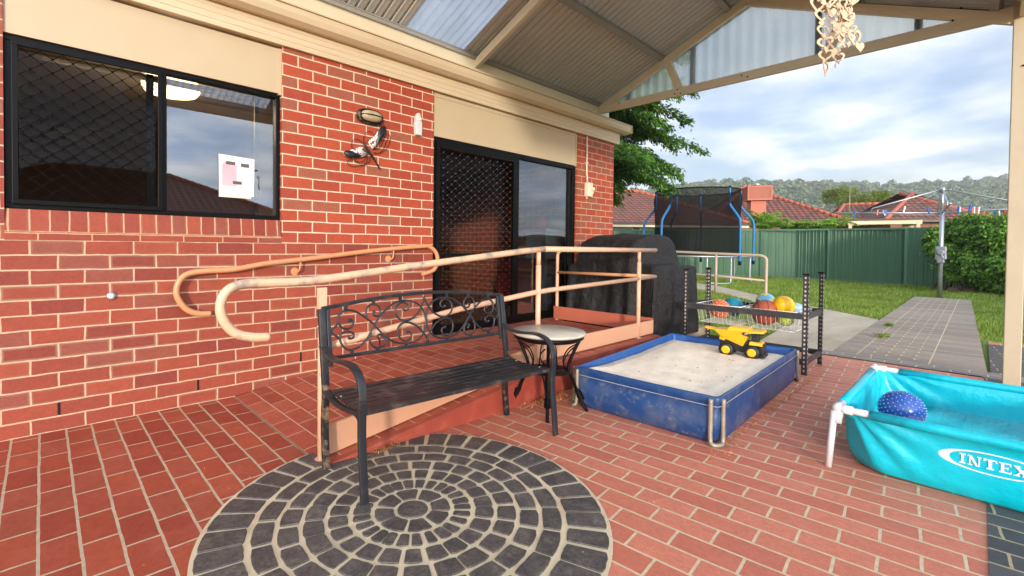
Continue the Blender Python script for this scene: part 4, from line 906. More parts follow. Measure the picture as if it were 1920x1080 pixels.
for r_ in np.arange(0.02, 0.15, 0.0155): mb.tube([(TX+r_*math.cos(t_), TY+r_*math.sin(t_), 0.268) for t_ in [2*PI*k/32 for k in range(32)]], 0.0055, 6, closed=True)
for k in range(4):
    a = math.radians(38+45+90*k); mb.bar((TX, TY, 0.262), (TX+0.14*math.cos(a), TY+0.14*math.sin(a), 0.262), 0.012, 0.006)
mb.build('lower_shelf', m_black, TB)

# ------------------------------------------------------------------ sandpit
SP = thing('sandpit', 'blue vinyl framed sandpit with weathered tube legs', 'sandpit', (3.7, -2.15, 0))
cs = [np.array(p) for p in ((2.785, -1.735), (4.625, -1.605), (4.715, -2.625), (2.815, -2.69))]   # near-house-left, far-left, far-right, near
def rrect(cs_, rad, n=8, seg=26):
    out_ = []; m = len(cs_)
    for i in range(m):
        p = cs_[i]; a = norm(cs_[(i-1) % m]-p); b_ = norm(cs_[(i+1) % m]-p); s0 = p+a*rad; s1 = p+b_*rad
        for k in range(n+1):
            t_ = k/n; out_.append(s0*(1-t_)**2+2*p*t_*(1-t_)+s1*t_*t_)
        e = cs_[(i+1) % m]-b_*rad
        for k in range(1, seg): out_.append(s1+(e-s1)*k/seg)
    return out_
cen = sum(cs)/4
def sand_ring(inset, rad): return rrect([p+norm(cen-p)*inset for p in cs], rad)
t = MT('blue_vinyl'); cc = t.mix(t.ramp(t.noise(5, 7, 0.65), [(0.46, 0), (0.66, 0.5)]), (*lin((20,62,112)), 1), (*lin((92,102,118)), 1))
cc = t.mix(t.ramp(t.noise(16, 8, 0.7), [(0.56, 0), (0.70, 0.55)]), cc, (*lin((140,132,120)), 1)); t.base(cc); t.rough(0.42); t.bump(t.noise(14, 5, 0.6), 0.25, 0.01); m_vinyl = t.m
t = MT('blue_vinyl_inner'); cc = t.mix(t.ramp(t.noise(8, 7, 0.65), [(0.5, 0), (0.7, 0.3)]), (*lin((22,80,146)), 1), (*lin((90,106,140)), 1)); t.base(cc); t.rough(0.35); m_vinyl_in = t.m
prof = [(0.035, 0.10, 0.0), (0.004, 0.09, 0.03), (-0.008, 0.07, 0.10), (-0.004, 0.05, 0.17), (0.010, 0.04, 0.225), (0.006, 0.035, 0.235), (-0.004, 0.03, 0.255), (0.002, 0.03, 0.272)]
mb = MB(); rows = []
for j, (ins, rad, z) in enumerate(prof):
    rg = sand_ring(ins, rad); rows.append([(p[0]+0.006*math.sin(k*0.45+z*20)*norm(p-cen)[0]*(j in (1,2,3)), p[1]+0.006*math.sin(k*0.45+z*20)*norm(p-cen)[1]*(j in (1,2,3)), z-0.006*math.sin(PI*((k % 34)/34))*(z > .2)) for k, p in enumerate(rg)])
I = mb.grid(rows, closed=True)
mb.build('liner', m_vinyl, SP)
mb = MB(); rows = []
for ins, rad, z in ((0.002, 0.03, 0.272), (0.03, 0.03, 0.276), (0.042, 0.03, 0.262), (0.050, 0.03, 0.20), (0.055, 0.03, 0.12)):
    rows.append([(p[0], p[1], z-0.006*math.sin(PI*((k % 34)/34))) for k, p in enumerate(sand_ring(ins, rad))])
mb.grid(rows, closed=True); mb.build('inner_lining', m_vinyl_in, SP)
mb = MB(); mb.tube([(p[0], p[1], 0.225-0.006*math.sin(PI*((k % 34)/34))) for k, p in enumerate(sand_ring(-0.002, 0.035))], 0.0028, 5, closed=True); mb.build('piping', M('pale_seam', (150,150,160), 0.6), SP)
def uleg(i, gap=0.05):
    p = cs[i]; a = norm(cs[(i-1) % 4]-p); b_ = norm(cs[(i+1) % 4]-p); o = norm(p-cen)*0.022
    A = p+a*gap+o*0.9; B_ = p+b_*gap+o*0.9
    mb = MB(); mb.tube(smooth_pts([(A[0], A[1], 0.265), (A[0], A[1], 0.14), (A[0]+o[0]*.2, A[1]+o[1]*.2, 0.035), ((A[0]*.8+B_[0]*.2)+o[0], (A[1]*.8+B_[1]*.2)+o[1], 0.014), ((A[0]*.2+B_[0]*.8)+o[0], (A[1]*.2+B_[1]*.8)+o[1], 0.014), (B_[0]+o[0]*.2, B_[1]+o[1]*.2, 0.035), (B_[0], B_[1], 0.14), (B_[0], B_[1], 0.265)], 5), 0.0125, 10); mb.build('leg', m_aged, SP)
for i in range(4): uleg(i)
# sand
t = MT('pale_sand'); cc = t.ramp(t.noise(7, 9, 0.75), [(0.3, lin((226,212,192))), (0.5, lin((246,230,204))), (0.75, lin((252,240,218)))])
cc = t.mix(t.ramp(t.noise(110, 4, 0.7), [(0.6, 0), (0.75, 0.5)]), cc, (*lin((140,116,94)), 1)); t.base(cc); t.rough(0.95); t.bump(t.noise(40, 8, 0.75), 0.55, 0.012); m_sand = t.m
mb = MB(); N_ = 90; rows = []
for i in range(N_+1):
    row = []
    for j in range(N_+1):
        u, v = i/N_, j/N_; ii = [p+norm(cen-p)*0.055 for p in cs]
        p = (ii[0]*(1-u)+ii[1]*u)*(1-v)+(ii[3]*(1-u)+ii[2]*u)*v
        e = min(u, 1-u, v, 1-v); e2 = min(1, e/0.12)
        z = 0.212+0.026*e2 + 0.005*math.sin(u*9+v*4)*math.sin(v*8+1.3) + 0.002*math.sin(u*31+v*17)*math.sin(v*27-u*9)
        z += 0.03*math.exp(-((u-0.03)**2+(v-0.05)**2)/0.01) + 0.02*math.exp(-((u-0.6)**2/0.06+(v-0.3)**2/0.03)) - 0.02*math.exp(-((u-0.99)**2+(v-0.55)**2)/0.02)
        row.append((p[0], p[1], z))
    rows.append(row)
mb.grid(rows)
sand = tag(mb.build('sand', m_sand), 'pale beige play sand heaped inside the blue sandpit', 'sand', kind='stuff')
# dry leaves on the sand
mb = MB(); rr = random.Random(5)
for k in range(40):
    u, v = rr.uniform(.08, .92), rr.uniform(.08, .92); p = (cs[0]*(1-u)+cs[1]*u)*(1-v)+(cs[3]*(1-u)+cs[2]*u)*v; s_ = rr.uniform(.004, .011); a = rr.random()*6.3
    c_ = np.array([p[0], p[1], 0.252]); d = np.array([math.cos(a), math.sin(a), rr.uniform(-.2, .3)])*s_; e = np.array([-math.sin(a), math.cos(a), rr.uniform(0, .5)])*s_*.6
    mb.poly([c_-d, c_+e, c_+d, c_-e])
tag(mb.build('leaf_scraps', m_leafdry), 'dry leaf scraps scattered over the sandpit sand', 'leaves', kind='stuff')

# ------------------------------------------------------------------ toy dump truck (local: x forward, y left, z up)
TO = np.array([4.285, -2.335, 0.224])
ta = math.radians(-84)
def TT(p): c_, s_ = math.cos(ta), math.sin(ta); return TO+np.array([0.76*(p[0]*c_-p[1]*s_), 0.76*(p[0]*s_+p[1]*c_), p[2]*1.03])
def TW(p): c_, s_ = math.cos(ta), math.sin(ta); return TO+0.76*np.array([p[0]*c_-p[1]*s_, p[0]*s_+p[1]*c_, p[2]])
TK = thing('toy_dump_truck', 'yellow and black toy dump truck standing on the sand', 'toy truck', tuple(TO))
def prism_y(poly, y0, y1, name, m, bev=0.004, parent=TK, T=TT):
    mb = MB(T); mb.prism2d(poly, lambda a, b, t_: (a, t_, b), y0, y1); return mb.build(name, m, parent, bevel=bev)
prism_y([(-0.19, 0.05), (0.02, 0.035), (0.19, 0.04), (0.20, 0.09), (0.06, 0.12), (-0.17, 0.13), (-0.21, 0.10)], -0.045, 0.045, 'chassis', m_tyre)
mb = MB(TT)
# tipper body: flared tray
bot = [(-0.17, -0.06, 0.135), (0.02, -0.06, 0.085), (0.02, 0.06, 0.085), (-0.17, 0.06, 0.135)]; top_ = [(-0.26, -0.105, 0.205), (0.10, -0.11, 0.215), (0.10, 0.11, 0.215), (-0.26, 0.105, 0.205)]
mb.hexa(bot, top_); 
mb.hexa([(0.06, -0.11, 0.195), (0.22, -0.10, 0.205), (0.22, 0.10, 0.205), (0.06, 0.11, 0.195)], [(0.06, -0.11, 0.215), (0.21, -0.09, 0.225), (0.21, 0.09, 0.225), (0.06, 0.11, 0.218)])
mb.hexa([(-0.14, -0.107, 0.20), (0.08, -0.108, 0.205), (0.08, 0.108, 0.205), (-0.14, 0.107, 0.20)], [(-0.10, -0.104, 0.238), (0.08, -0.106, 0.232), (0.08, 0.106, 0.232), (-0.10, 0.104, 0.238)])
mb.hexa([(-0.36, -0.05, 0.198), (-0.25, -0.05, 0.188), (-0.25, 0.05, 0.188), (-0.36, 0.05, 0.198)], [(-0.37, -0.045, 0.212), (-0.25, -0.045, 0.204), (-0.25, 0.045, 0.204), (-0.37, 0.045, 0.212)])
mb.build('tipper_tray', m_yellow, TK, bevel=0.005)
mb = MB(TT); mb.hexa([(0.10, -0.10, 0.185), (0.215, -0.095, 0.19), (0.215, 0.095, 0.19), (0.10, 0.10, 0.185)], [(0.10, -0.108, 0.203), (0.225, -0.10, 0.207), (0.225, 0.10, 0.207), (0.10, 0.108, 0.203)]); mb.build('canopy', m_tyre, TK, bevel=0.003)
mb = MB(TT); mb.box((0.10, -0.055, 0.115), (0.165, 0.055, 0.187)); mb.build('cab', m_tyre, TK, bevel=0.006)
mb = MB(TT); mb.box((0.108, -0.058, 0.14), (0.158, 0.058, 0.176)); mb.build('cab_window', M('toy_window', (40,44,50), 0.15), TK)
mb = MB(TT); mb.hexa([(0.08, -0.085, 0.105), (0.21, -0.075, 0.105), (0.21, 0.075, 0.105), (0.08, 0.085, 0.105)], [(0.09, -0.08, 0.135), (0.20, -0.065, 0.13), (0.20, 0.065, 0.13), (0.09, 0.08, 0.135)]); mb.build('bonnet', m_yellow, TK, bevel=0.005)
mb = MB(TT); mb.box((0.17, -0.07, 0.045), (0.215, 0.07, 0.12)); mb.box((0.20, -0.085, 0.02), (0.235, 0.085, 0.05)); mb.box((0.205, -0.03, 0.06), (0.225, 0.03, 0.115)); mb.build('front_bumper', m_tyre, TK, bevel=0.005)
mb = MB(TT); mb.box((-0.21, -0.05, 0.12), (-0.15, 0.05, 0.155)); mb.lathe([(0.02, -0.056), (0.02, 0.056)], (-0.17, 0, 0.135), 16, axis='y'); mb.build('rear_bracket', m_yellow, TK, bevel=0.003)
for x, y in ((-0.13, -0.088), (-0.13, 0.088), (0.115, -0.088), (0.115, 0.088)):
    r_ = 0.072; sg = -1 if y < 0 else 1; mb = MB(TW); w_ = 0.034
    mb.lathe([(0.036, -w_), (0.052, -w_), (r_, -w_*.75), (r_, w_*.75), (0.052, w_), (0.036, w_)], (x, y, r_), 36, axis='y'); 
    for k in range(18):
        a = 2*PI*k/18; mb.box((x+math.cos(a)*r_-0.004, y-w_*.8, r_+math.sin(a)*r_-0.004), (x+math.cos(a)*r_+0.004, y+w_*.8, r_+math.sin(a)*r_+0.004))
    wh = mb.build('wheel', m_tyre, TK)
    mb = MB(TW); mb.lathe([(0.042, y+sg*0.030), (0.042, y+sg*0.037), (0.034, y+sg*0.040), (0.020, y+sg*0.039), (0.0, y+sg*0.038)], (x, 0, r_), 28, axis='y'); mb.build('hub', m_yellow, wh)
# side badge with letters, on the right flank of the tray
def flank(a, b, t_): # a along x, b height ; right side surface between bot and top
    k = (b-0.085)/(0.215-0.085); y = -(0.06+k*0.05)-0.002-t_; return (a, y, b)
mb = MB(TT); mb.prism2d([(0.015, 0.192), (0.035, 0.205), (0.085, 0.205), (0.085, 0.172), (0.035, 0.178)], flank, -0.001, 0.0015); bd_ = mb.build('badge', m_tyre, TK)
def letters(mb, word, x0, z0, w_, h, sp, fn, st=0.22):
    S = {'C': [(0,0,1,st),(0,1-st,1,1),(0,st,st,1-st)], 'A': [(0,0,st,1),(1-st,0,1,1),(st,1-st,1-st,1),(st,.38,1-st,.38+st*.8)], 'T': [(0,1-st,1,1),(.5-st/2,0,.5+st/2,1-st)]}
    for i, ch in enumerate(word):
        for a, b, c_, d in S[ch]:
            X0 = x0+i*(w_+sp); mb.prism2d([(X0+a*w_, z0+b*h), (X0+c_*w_, z0+b*h), (X0+c_*w_, z0+d*h), (X0+a*w_, z0+d*h)], fn, 0.0015, 0.0028)
mb = MB(TT); letters(mb, 'CAT', 0.042, 0.184, 0.010, 0.013, 0.002, flank); mb.build('lettering', m_white, bd_)

# ------------------------------------------------------------------ storage rack
RK = thing('steel_rack', 'black slotted steel rack standing behind the sandpit', 'rack', (5.27, -2.1, 0))
for x, y, sx, sy in ((4.97, -2.64, 1, 1), (5.58, -2.64, -1, 1), (4.97, -1.56, 1, -1), (5.58, -1.56, -1, -1)):
    mb = MB(); w_ = 0.040; tck = 0.003
    mb.box((x if sx > 0 else x-w_, y-tck/2*0, 0), (x+w_ if sx > 0 else x, y+tck*sy, 0.885)) if sy > 0 else mb.box((x if sx > 0 else x-w_, y-tck, 0), (x+w_ if sx > 0 else x, y, 0.885))
    mb.box((x if sx > 0 else x-tck, min(y, y+w_*sy), 0), (x+tck if sx > 0 else x, max(y, y+w_*sy), 0.885))
    p = mb.build('post', m_grey, RK)
    mb = MB()
    for k in range(22):
        z = 0.03+k*0.039
        yc = y+w_*0.5*sy; xo = x-0.0012 if sx > 0 else x-tck-0.0012
        mb.hexa([(xo, yc-0.004, z), (xo+0.0055, yc-0.004, z), (xo+0.0055, yc+0.004, z), (xo, yc+0.004, z)], [(xo, yc-0.0075, z+0.017), (xo+0.0055, yc-0.0075, z+0.017), (xo+0.0055, yc+0.0075, z+0.017), (xo, yc+0.0075, z+0.017)])
        xc = x+w_*0.5*sx; yo = y-0.0012 if sy > 0 else y-tck-0.0012
        mb.hexa([(xc-0.004, yo, z), (xc+0.004, yo, z), (xc+0.004, yo+0.0055, z), (xc-0.004, yo+0.0055, z)], [(xc-0.0075, yo, z+0.017), (xc+0.0075, yo, z+0.017), (xc+0.0075, yo+0.0055, z+0.017), (xc-0.0075, yo+0.0055, z+0.017)])
    mb.build('slot', M('slot_pale', (190,180,165), 0.8) if 'slot_pale' not in bpy.data.materials else bpy.data.materials['slot_pale'], p)
    mb = MB(); mb.box((min(x, x+sx*w_)-0.003, min(y, y+sy*w_)-0.003, 0.883), (max(x, x+sx*w_)+0.003, max(y, y+sy*w_)+0.003, 0.897)); mb.build('cap', m_black, p)
for z, nm in ((0.515, 0), (0.115, 1)):
    for (a, b_) in (((4.975, -2.61), (4.975, -1.59)), ((5.575, -2.61), (5.575, -1.59)), ((5.0, -2.632), (5.55, -2.632)), ((5.0, -1.568), (5.55, -1.568))):
        mb = MB(); A = np.array([*a, z]); B_ = np.array([*b_, z])
        mb.bar(A, B_, 0.006, 0.052); inn = np.array([0.018, 0, 0]) if a[0] == b_[0] and a[0] < 5.2 else (np.array([-0.018, 0, 0]) if a[0] == b_[0] else (np.array([0, 0.018, 0]) if a[1] < -2 else np.array([0, -0.018, 0])))
        mb.bar(A+inn*.8+np.array([0, 0, -0.012]), B_+inn*.8+np.array([0, 0, -0.012]), 0.030, 0.004); mb.bar(A+inn*.3+np.array([0, 0, 0.024]), B_+inn*.3+np.array([0, 0, 0.024]), 0.014, 0.004)
        mb.build('beam', m_grey, RK)
# wire baskets
def basket(name, label):
    b = thing(name, label, 'basket', (0, 0, 0), 'white wire baskets hung in the rack')
    mb = MB(); X0, X1, Y0, Y1, Z1, Z0 = -0.27, 0.27, -0.21, 0.21, 0.0, -0.185; ins = 0.03
    mb.tube([(X0, Y0, Z1), (X1, Y0, Z1), (X1, Y1, Z1), (X0, Y1, Z1)], 0.0042, 6, closed=True); mb.build('rim', m_wire, b)
    mb = MB()
    mb.tube([(X0+ins, Y0+ins, Z0), (X1-ins, Y0+ins, Z0), (X1-ins, Y1-ins, Z0), (X0+ins, Y1-ins, Z0)], 0.003, 6, closed=True)
    nx, ny = 9, 10
    for i in range(nx+1):
        x = X0+(X1-X0)*i/nx; xi = X0+ins+(X1-X0-2*ins)*i/nx; mb.tube([(x, Y0, Z1), (xi, Y0+ins, Z0), (xi, Y1-ins, Z0), (x, Y1, Z1)], 0.0017, 5, cap=False)
    for i in range(ny+1):
        y = Y0+(Y1-Y0)*i/ny; yi = Y0+ins+(Y1-Y0-2*ins)*i/ny; mb.tube([(X0, y, Z1), (X0+ins, yi, Z0), (X1-ins, yi, Z0), (X1, y, Z1)], 0.0021, 5, cap=False)
    mb.build('wire_frame', m_wire, b); return b
bk1 = basket('wire_basket', 'white wire basket holding the orange and teal balls')
def dup(o, loc, label):
    r = o.copy(); COL.objects.link(r); r.location = loc; r['label'] = label
    for ch in list(o.children):
        c_ = ch.copy(); COL.objects.link(c_); c_.parent = r
    return r
bk1.location = (5.275, -1.885, 0.545)
bk2 = dup(bk1, (5.275, -2.345, 0.545), 'white wire basket holding the basketball and yellow ball')
def ball(nm, lab, c, r, m, extra=None, sq=(1, 1, 1)):
    b = thing(nm, lab, 'ball', c); mb = MB(); mb.sphere(c, r, 28, sq); o = mb.build('ball_skin', m, b)
    if extra: extra(b, c, r)
    return b
def studs(nm, m, n_, h):
    def f(b, c, r):
        mb = MB(); g_ = PI*(3-math.sqrt(5))
        for k in range(n_):
            z = 1-2*(k+.5)/n_; q = math.sqrt(1-z*z); d = np.array([q*math.cos(g_*k), q*math.sin(g_*k), z]); mb.sphere(tuple(np.array(c)+d*r*0.985), h, 6)
        mb.build(nm, m, b)
    return f
m_or = M('orange_rubber', (214,98,46), 0.5); m_teal = M('teal_rubber', (20,128,150), 0.4)
ball('orange_ball', 'orange ball with pale dots in the left wire basket', (5.17, -1.845, 0.49), 0.095, m_or, studs('dot', M('cream_dot', (240,210,170), 0.5), 120, 0.0055))
ball('teal_ball', 'teal knobbly ball in the back of the left wire basket', (5.40, -1.90, 0.50), 0.095, m_teal, studs('knob', m_teal, 150, 0.007))
def bball(b, c, r):
    mb = MB(); c = np.array(c); e1, e2, e3 = norm((1, .5, .2)), norm((-.5, 1, .1)), None; e3 = norm(np.cross(e1, e2)); e2 = np.cross(e3, e1)
    for a_, b_, o in ((e1, e2, 0), (e2, e3, 0), (e1, e3, 0.0)):
        mb.tube([c+(a_*math.cos(t_)+b_*math.sin(t_))*r*1.0 for t_ in [2*PI*k/48 for k in range(48)]], 0.0022, 5, closed=True)
    for s_ in (1, -1): mb.tube([c+r*norm(e1*math.cos(t_)*0.8+e3*math.sin(t_)*0.8+e2*s_*0.62*(1-0.0*t_)) for t_ in [2*PI*k/48 for k in range(48)]], 0.0022, 5, closed=True)
    mb.build('seam', m_dark, b)
ball('basketball', 'brown basketball with black seams in the right wire basket', (5.15, -2.26, 0.50), 0.118, M('basketball_leather', (160,78,50), 0.6, bump=0.4, bs=300), bball)
ball('small_red_ball', 'dark red ball beside the basketball in the right basket', (5.36, -2.27, 0.475), 0.09, M('dull_red_rubber', (150,70,50), 0.55))
ball('yellow_ball', 'yellow ball resting on top of the right wire basket', (5.21, -2.40, 0.575), 0.092, M('yellow_vinyl', (244,186,28), 0.3), studs('dot', M('amber_dot', (226,150,30), 0.4), 60, 0.004))
t = MT('map_ball'); v_ = t.noise(11, 2, 0.5); t.base(t.ramp(v_, [(0.40, lin((110,176,210))), (0.47, lin((110,176,210))), (0.48, lin((238,196,60))), (0.56, lin((238,196,60))), (0.57, lin((30,130,160)))])); t.rough(0.4)
ball('patterned_ball', 'blue and yellow patterned ball at the back of the right basket', (5.42, -2.19, 0.575), 0.09, t.m)
ball('lime_ball', 'pale green mesh ball low in the right wire basket', (5.12, -2.44, 0.465), 0.068, M('lime_mesh', (176,196,90), 0.6, var=0.4, vs=60))
ball('pale_blue_ball', 'pale blue ball at the far end of the right basket', (5.40, -2.45, 0.52), 0.075, M('pale_blue_rubber', (150,178,206), 0.5, var=.2, vs=30))

# ------------------------------------------------------------------ covered barbecue
BQ = thing('covered_barbecue', 'barbecue under a black cloth cover beyond the landing barrier', 'barbecue', (5.55, -0.65, 0.12))
def bbq():
    mb = MB(); NS, NC = 60, 44; rows = []; rr = random.Random(2)
    ph = [rr.uniform(0, 6.3) for _ in range(8)]
    def hump(s):
        k = lambda a, b: 1/(1+math.exp(-(a-b)/0.014)); return k(s, 0.17)*(1-k(s, 1.02))
    for i in range(NS+1):
        s = 1.25*i/NS; h = hump(s); top_ = 0.80+0.37*h - 0.01*math.sin(s*9)
        e = min(s, 1.25-s); top_ -= 0.03*math.exp(-e/0.03)
        xf, xbk = 0.02-0.02*h, 0.86; row = []
        # cross-section points front-bottom -> up -> over -> back-bottom
        for j in range(NC+1):
            t_ = j/NC
            if t_ < 0.40:
                k = t_/0.40; z = k*(top_-0.05-0.26*h); x = xf - 0.055*(1-k)**1.3
                fold = 0.030*(1-k*0.75)*math.sin(s*21+ph[0]+1.5*math.sin(s*7)) + 0.007*math.sin(s*47+ph[1])*(1-k) + 0.030*math.sin(k*5+s*3+ph[2])*math.exp(-((s-0.55)/.35)**2)
                x -= fold
            elif t_ < 0.66:
                k = (t_-0.40)/0.26; a = k*PI
                cz = top_-0.05-0.26*h; R_ = 0.05+0.26*h
                x = (xf+xbk)/2 - (xbk-xf)/2*(math.cos(a) if abs(math.cos(a)) > 1e-9 else 0)*(1.0 if h < .5 else 1.0)
                ee = 0.30 if h < .5 else 0.42; z = cz + R_*abs(math.sin(a))**ee
                z += 0.012*math.sin(s*17+x*9+ph[3])*math.sin(k*7+ph[4]) - 0.02*h*math.exp(-((k-0.35)/.2)**2)
            else:
                k = 1-(t_-0.66)/0.34; z = k*(top_-0.05-0.26*h); x = xbk+0.05*(1-k)+0.012*math.sin(s*19+ph[5])
            row.append((x, s, z))
        rows.append(row)
    a = math.radians(-7)
    def T(p):
        x, s, z = p; y = -s
        return np.array([5.03+x*math.cos(a)-y*math.sin(a)*1.0, 0.0-0.03+x*math.sin(a)+y*math.cos(a), 0.12+z])
    mb.T = T; mb.grid(rows)
    # end skirts
    for end, sg in ((rows[0], -1), (rows[-1], 1)):
        M_ = 14; n = len(end); g_ = []
        for m_ in range(M_+1):
            k = m_/M_; r_ = []
            for j in range(n//2+1):
                A = np.array(end[j]); B_ = np.array(end[n-1-j]); p = A+(B_-A)*k if True else A
                env = min(k, 1-k)*2; zf = 1-p[2]/0.80
                r_.append((p[0], p[1]+sg*(0.035*min(1, env*3)*min(1, (0.80-p[2])*6) + 0.03*zf*env + 0.02*zf*math.sin(k*13+1)), p[2]))
            g_.append(r_)
        mb.grid(g_)
    mb.build('cover_cloth', m_bbq, BQ, sub=1)
    for x, y in ((5.12, -0.2), (5.12, -1.1), (5.6, -0.2), (5.6, -1.1)): MB().lathe([(0.03, 0.12), (0.03, 0.17)], (x, y, 0), 10).build('castor', m_black, BQ)
bbq()

# ------------------------------------------------------------------ paddling pool
PO = thing('paddling_pool', 'square turquoise frame paddling pool with white corner pipes', 'paddling pool', (3.64, -3.79, 0))
pc = [np.array(p) for p in ((3.03, -3.18), (4.25, -3.18), (4.25, -4.40), (3.03, -4.40))]
pcen = sum(pc)/4
t = MT('turquoise_vinyl'); t.base(t.ramp(t.noise(3, 4), [(0.3, lin((0,172,192))), (0.7, lin((4,186,204)))])); t.rough(0.28); t.b.inputs['Specular IOR Level'].default_value = 0.5
t.bump(t.noise(6, 5, 0.6), 0.5, 0.035); m_turq = t.m
def pool_ring(ins, rad, n=14, seg=40): return rrect([p+norm(pcen-p)*ins*1.414 for p in pc], rad, n, seg)
def pool_wall(offs):
    lv = [(0.075, 0.20, 0.0), (0.045, 0.20, 0.012), (0.028, 0.19, 0.05), (0.020, 0.17, 0.12), (0.018, 0.14, 0.19), (0.014, 0.10, 0.25), (0.004, 0.075, 0.280), (-0.006, 0.06, 0.298)]
    fine = []
    for (a, b_) in zip(lv, lv[1:]):
        for k in range(3): fine.append(tuple(a[q]+(b_[q]-a[q])*k/3 for q in range(3)))
    fine.append(lv[-1]); rows = []
    for ins, rad, z in fine:
        rg = pool_ring(ins+offs, rad); row = []
        for k, p in enumerate(rg):
            dcor = min(np.linalg.norm(p-c_) for c_ in pc); nrm = norm(p-pcen) if dcor < .2 else norm(np.array([(p-pcen)[0] if abs((p-pcen)[0]) > abs((p-pcen)[1]) else 0, (p-pcen)[1] if abs((p-pcen)[1]) >= abs((p-pcen)[0]) else 0]))
            # radial folds fanning out of each corner's top
            dz = 0.32-z; ang = math.atan2(dz, max(dcor-0.04, 0.001)); rad_ = math.hypot(dz, dcor)
            fold = 0.011*math.sin(ang*17+1.0)*math.exp(-((rad_-0.22)/0.15)**2)*(1 if dcor > .07 else .5)
            row.append((p[0]+nrm[0]*fold, p[1]+nrm[1]*fold, z))
        rows.append(row)
    return rows
mb = MB(); mb.grid(pool_wall(0.0), closed=True); mb.poly([(p[0], p[1], 0.002) for p in pool_ring(0.075, 0.2)]); mb.build('outer_wall', m_turq, PO)
mb = MB(); inner = pool_wall(0.012); mb.grid(inner, closed=True); mb.poly([(p[0], p[1], 0.010) for p in pool_ring(0.085, 0.2)]); mb.build('inner_wall', m_turq, PO)
for i in range(4):
    a, b_ = pc[i], pc[(i+1) % 4]; d = norm(b_-a); mb = MB(); R_ = 0.0235
    mb.tube([(*(a+d*0.125), 0.298)]+[(*(a+(b_-a)*k), 0.296) for k in (0.3, 0.5, 0.7)]+[(*(b_-d*0.125), 0.298)], R_, 14); mb.build('rail_sleeve', m_turq, PO)
    MB().tube([(*(a+d*0.0), 0.300), (*(a+d*0.15), 0.300)], 0.0165, 12).build('rail_pipe', m_white, PO); MB().tube([(*(b_), 0.300), (*(b_-d*0.15), 0.300)], 0.0165, 12).build('rail_pipe', m_white, PO)
for i in range(4):
    p = pc[i]; o = norm(p-pcen); mb = MB()
    q = p+o*0.03; mb.tube([(q[0]+o[0]*.012, q[1]+o[1]*.012, 0.0), (q[0]*.6+p[0]*.4, q[1]*.6+p[1]*.4, 0.285)], 0.0150, 12); lg = mb.build('leg', m_white, PO)
    mb = MB(); a = norm(pc[(i-1) % 4]-p); b_ = norm(pc[(i+1) % 4]-p)
    mb.sphere((p[0], p[1], 0.300), 0.027, 14); mb.tube([(p[0], p[1], 0.300), (*(p+a*0.06), 0.300)], 0.0225, 12); mb.tube([(p[0], p[1], 0.300), (*(p+b_*0.06), 0.300)], 0.0225, 12); mb.tube([(p[0], p[1], 0.300), (p[0]+o[0]*.008, p[1]+o[1]*.008, 0.228)], 0.0235, 12)
    mb.build('corner_joint', m_white, PO)
# printed oval and lettering on the long face towards the bench
m_print = M('white_print', (206,214,236), 0.4, var=.02)
def face(a, b, t_): # a = distance to the right (toward -Y), b = height
    k = b/0.30; x = 3.03+0.021-0.004*k - t_ - 0.002; return (x, a, b)
mb = MB(); n = 60; oc, orx, orz = -3.715, 0.170, 0.047
def ovp(t_, k): w_ = 1.0-0.13*(1+math.cos(t_))*0; return (oc+(orx*k[0])*math.cos(t_)*1.0, 0.188+orz*k[1]*math.sin(t_))
for j in range(n):
    a0, a1 = 2*PI*j/n, 2*PI*(j+1)/n
    ins0 = 0.89-0.10*max(0, math.cos(a0))**3; ins1 = 0.89-0.10*max(0, math.cos(a1))**3
    P0, P1 = ovp(a0, (1, 1)), ovp(a1, (1, 1)); Q0, Q1 = ovp(a0, (ins0, 0.88)), ovp(a1, (ins1, 0.88))
    mb.prism2d([P0, P1, Q1, Q0], face, 0.0, 0.0016)
pr1 = mb.build('oval_print', m_print, PO)
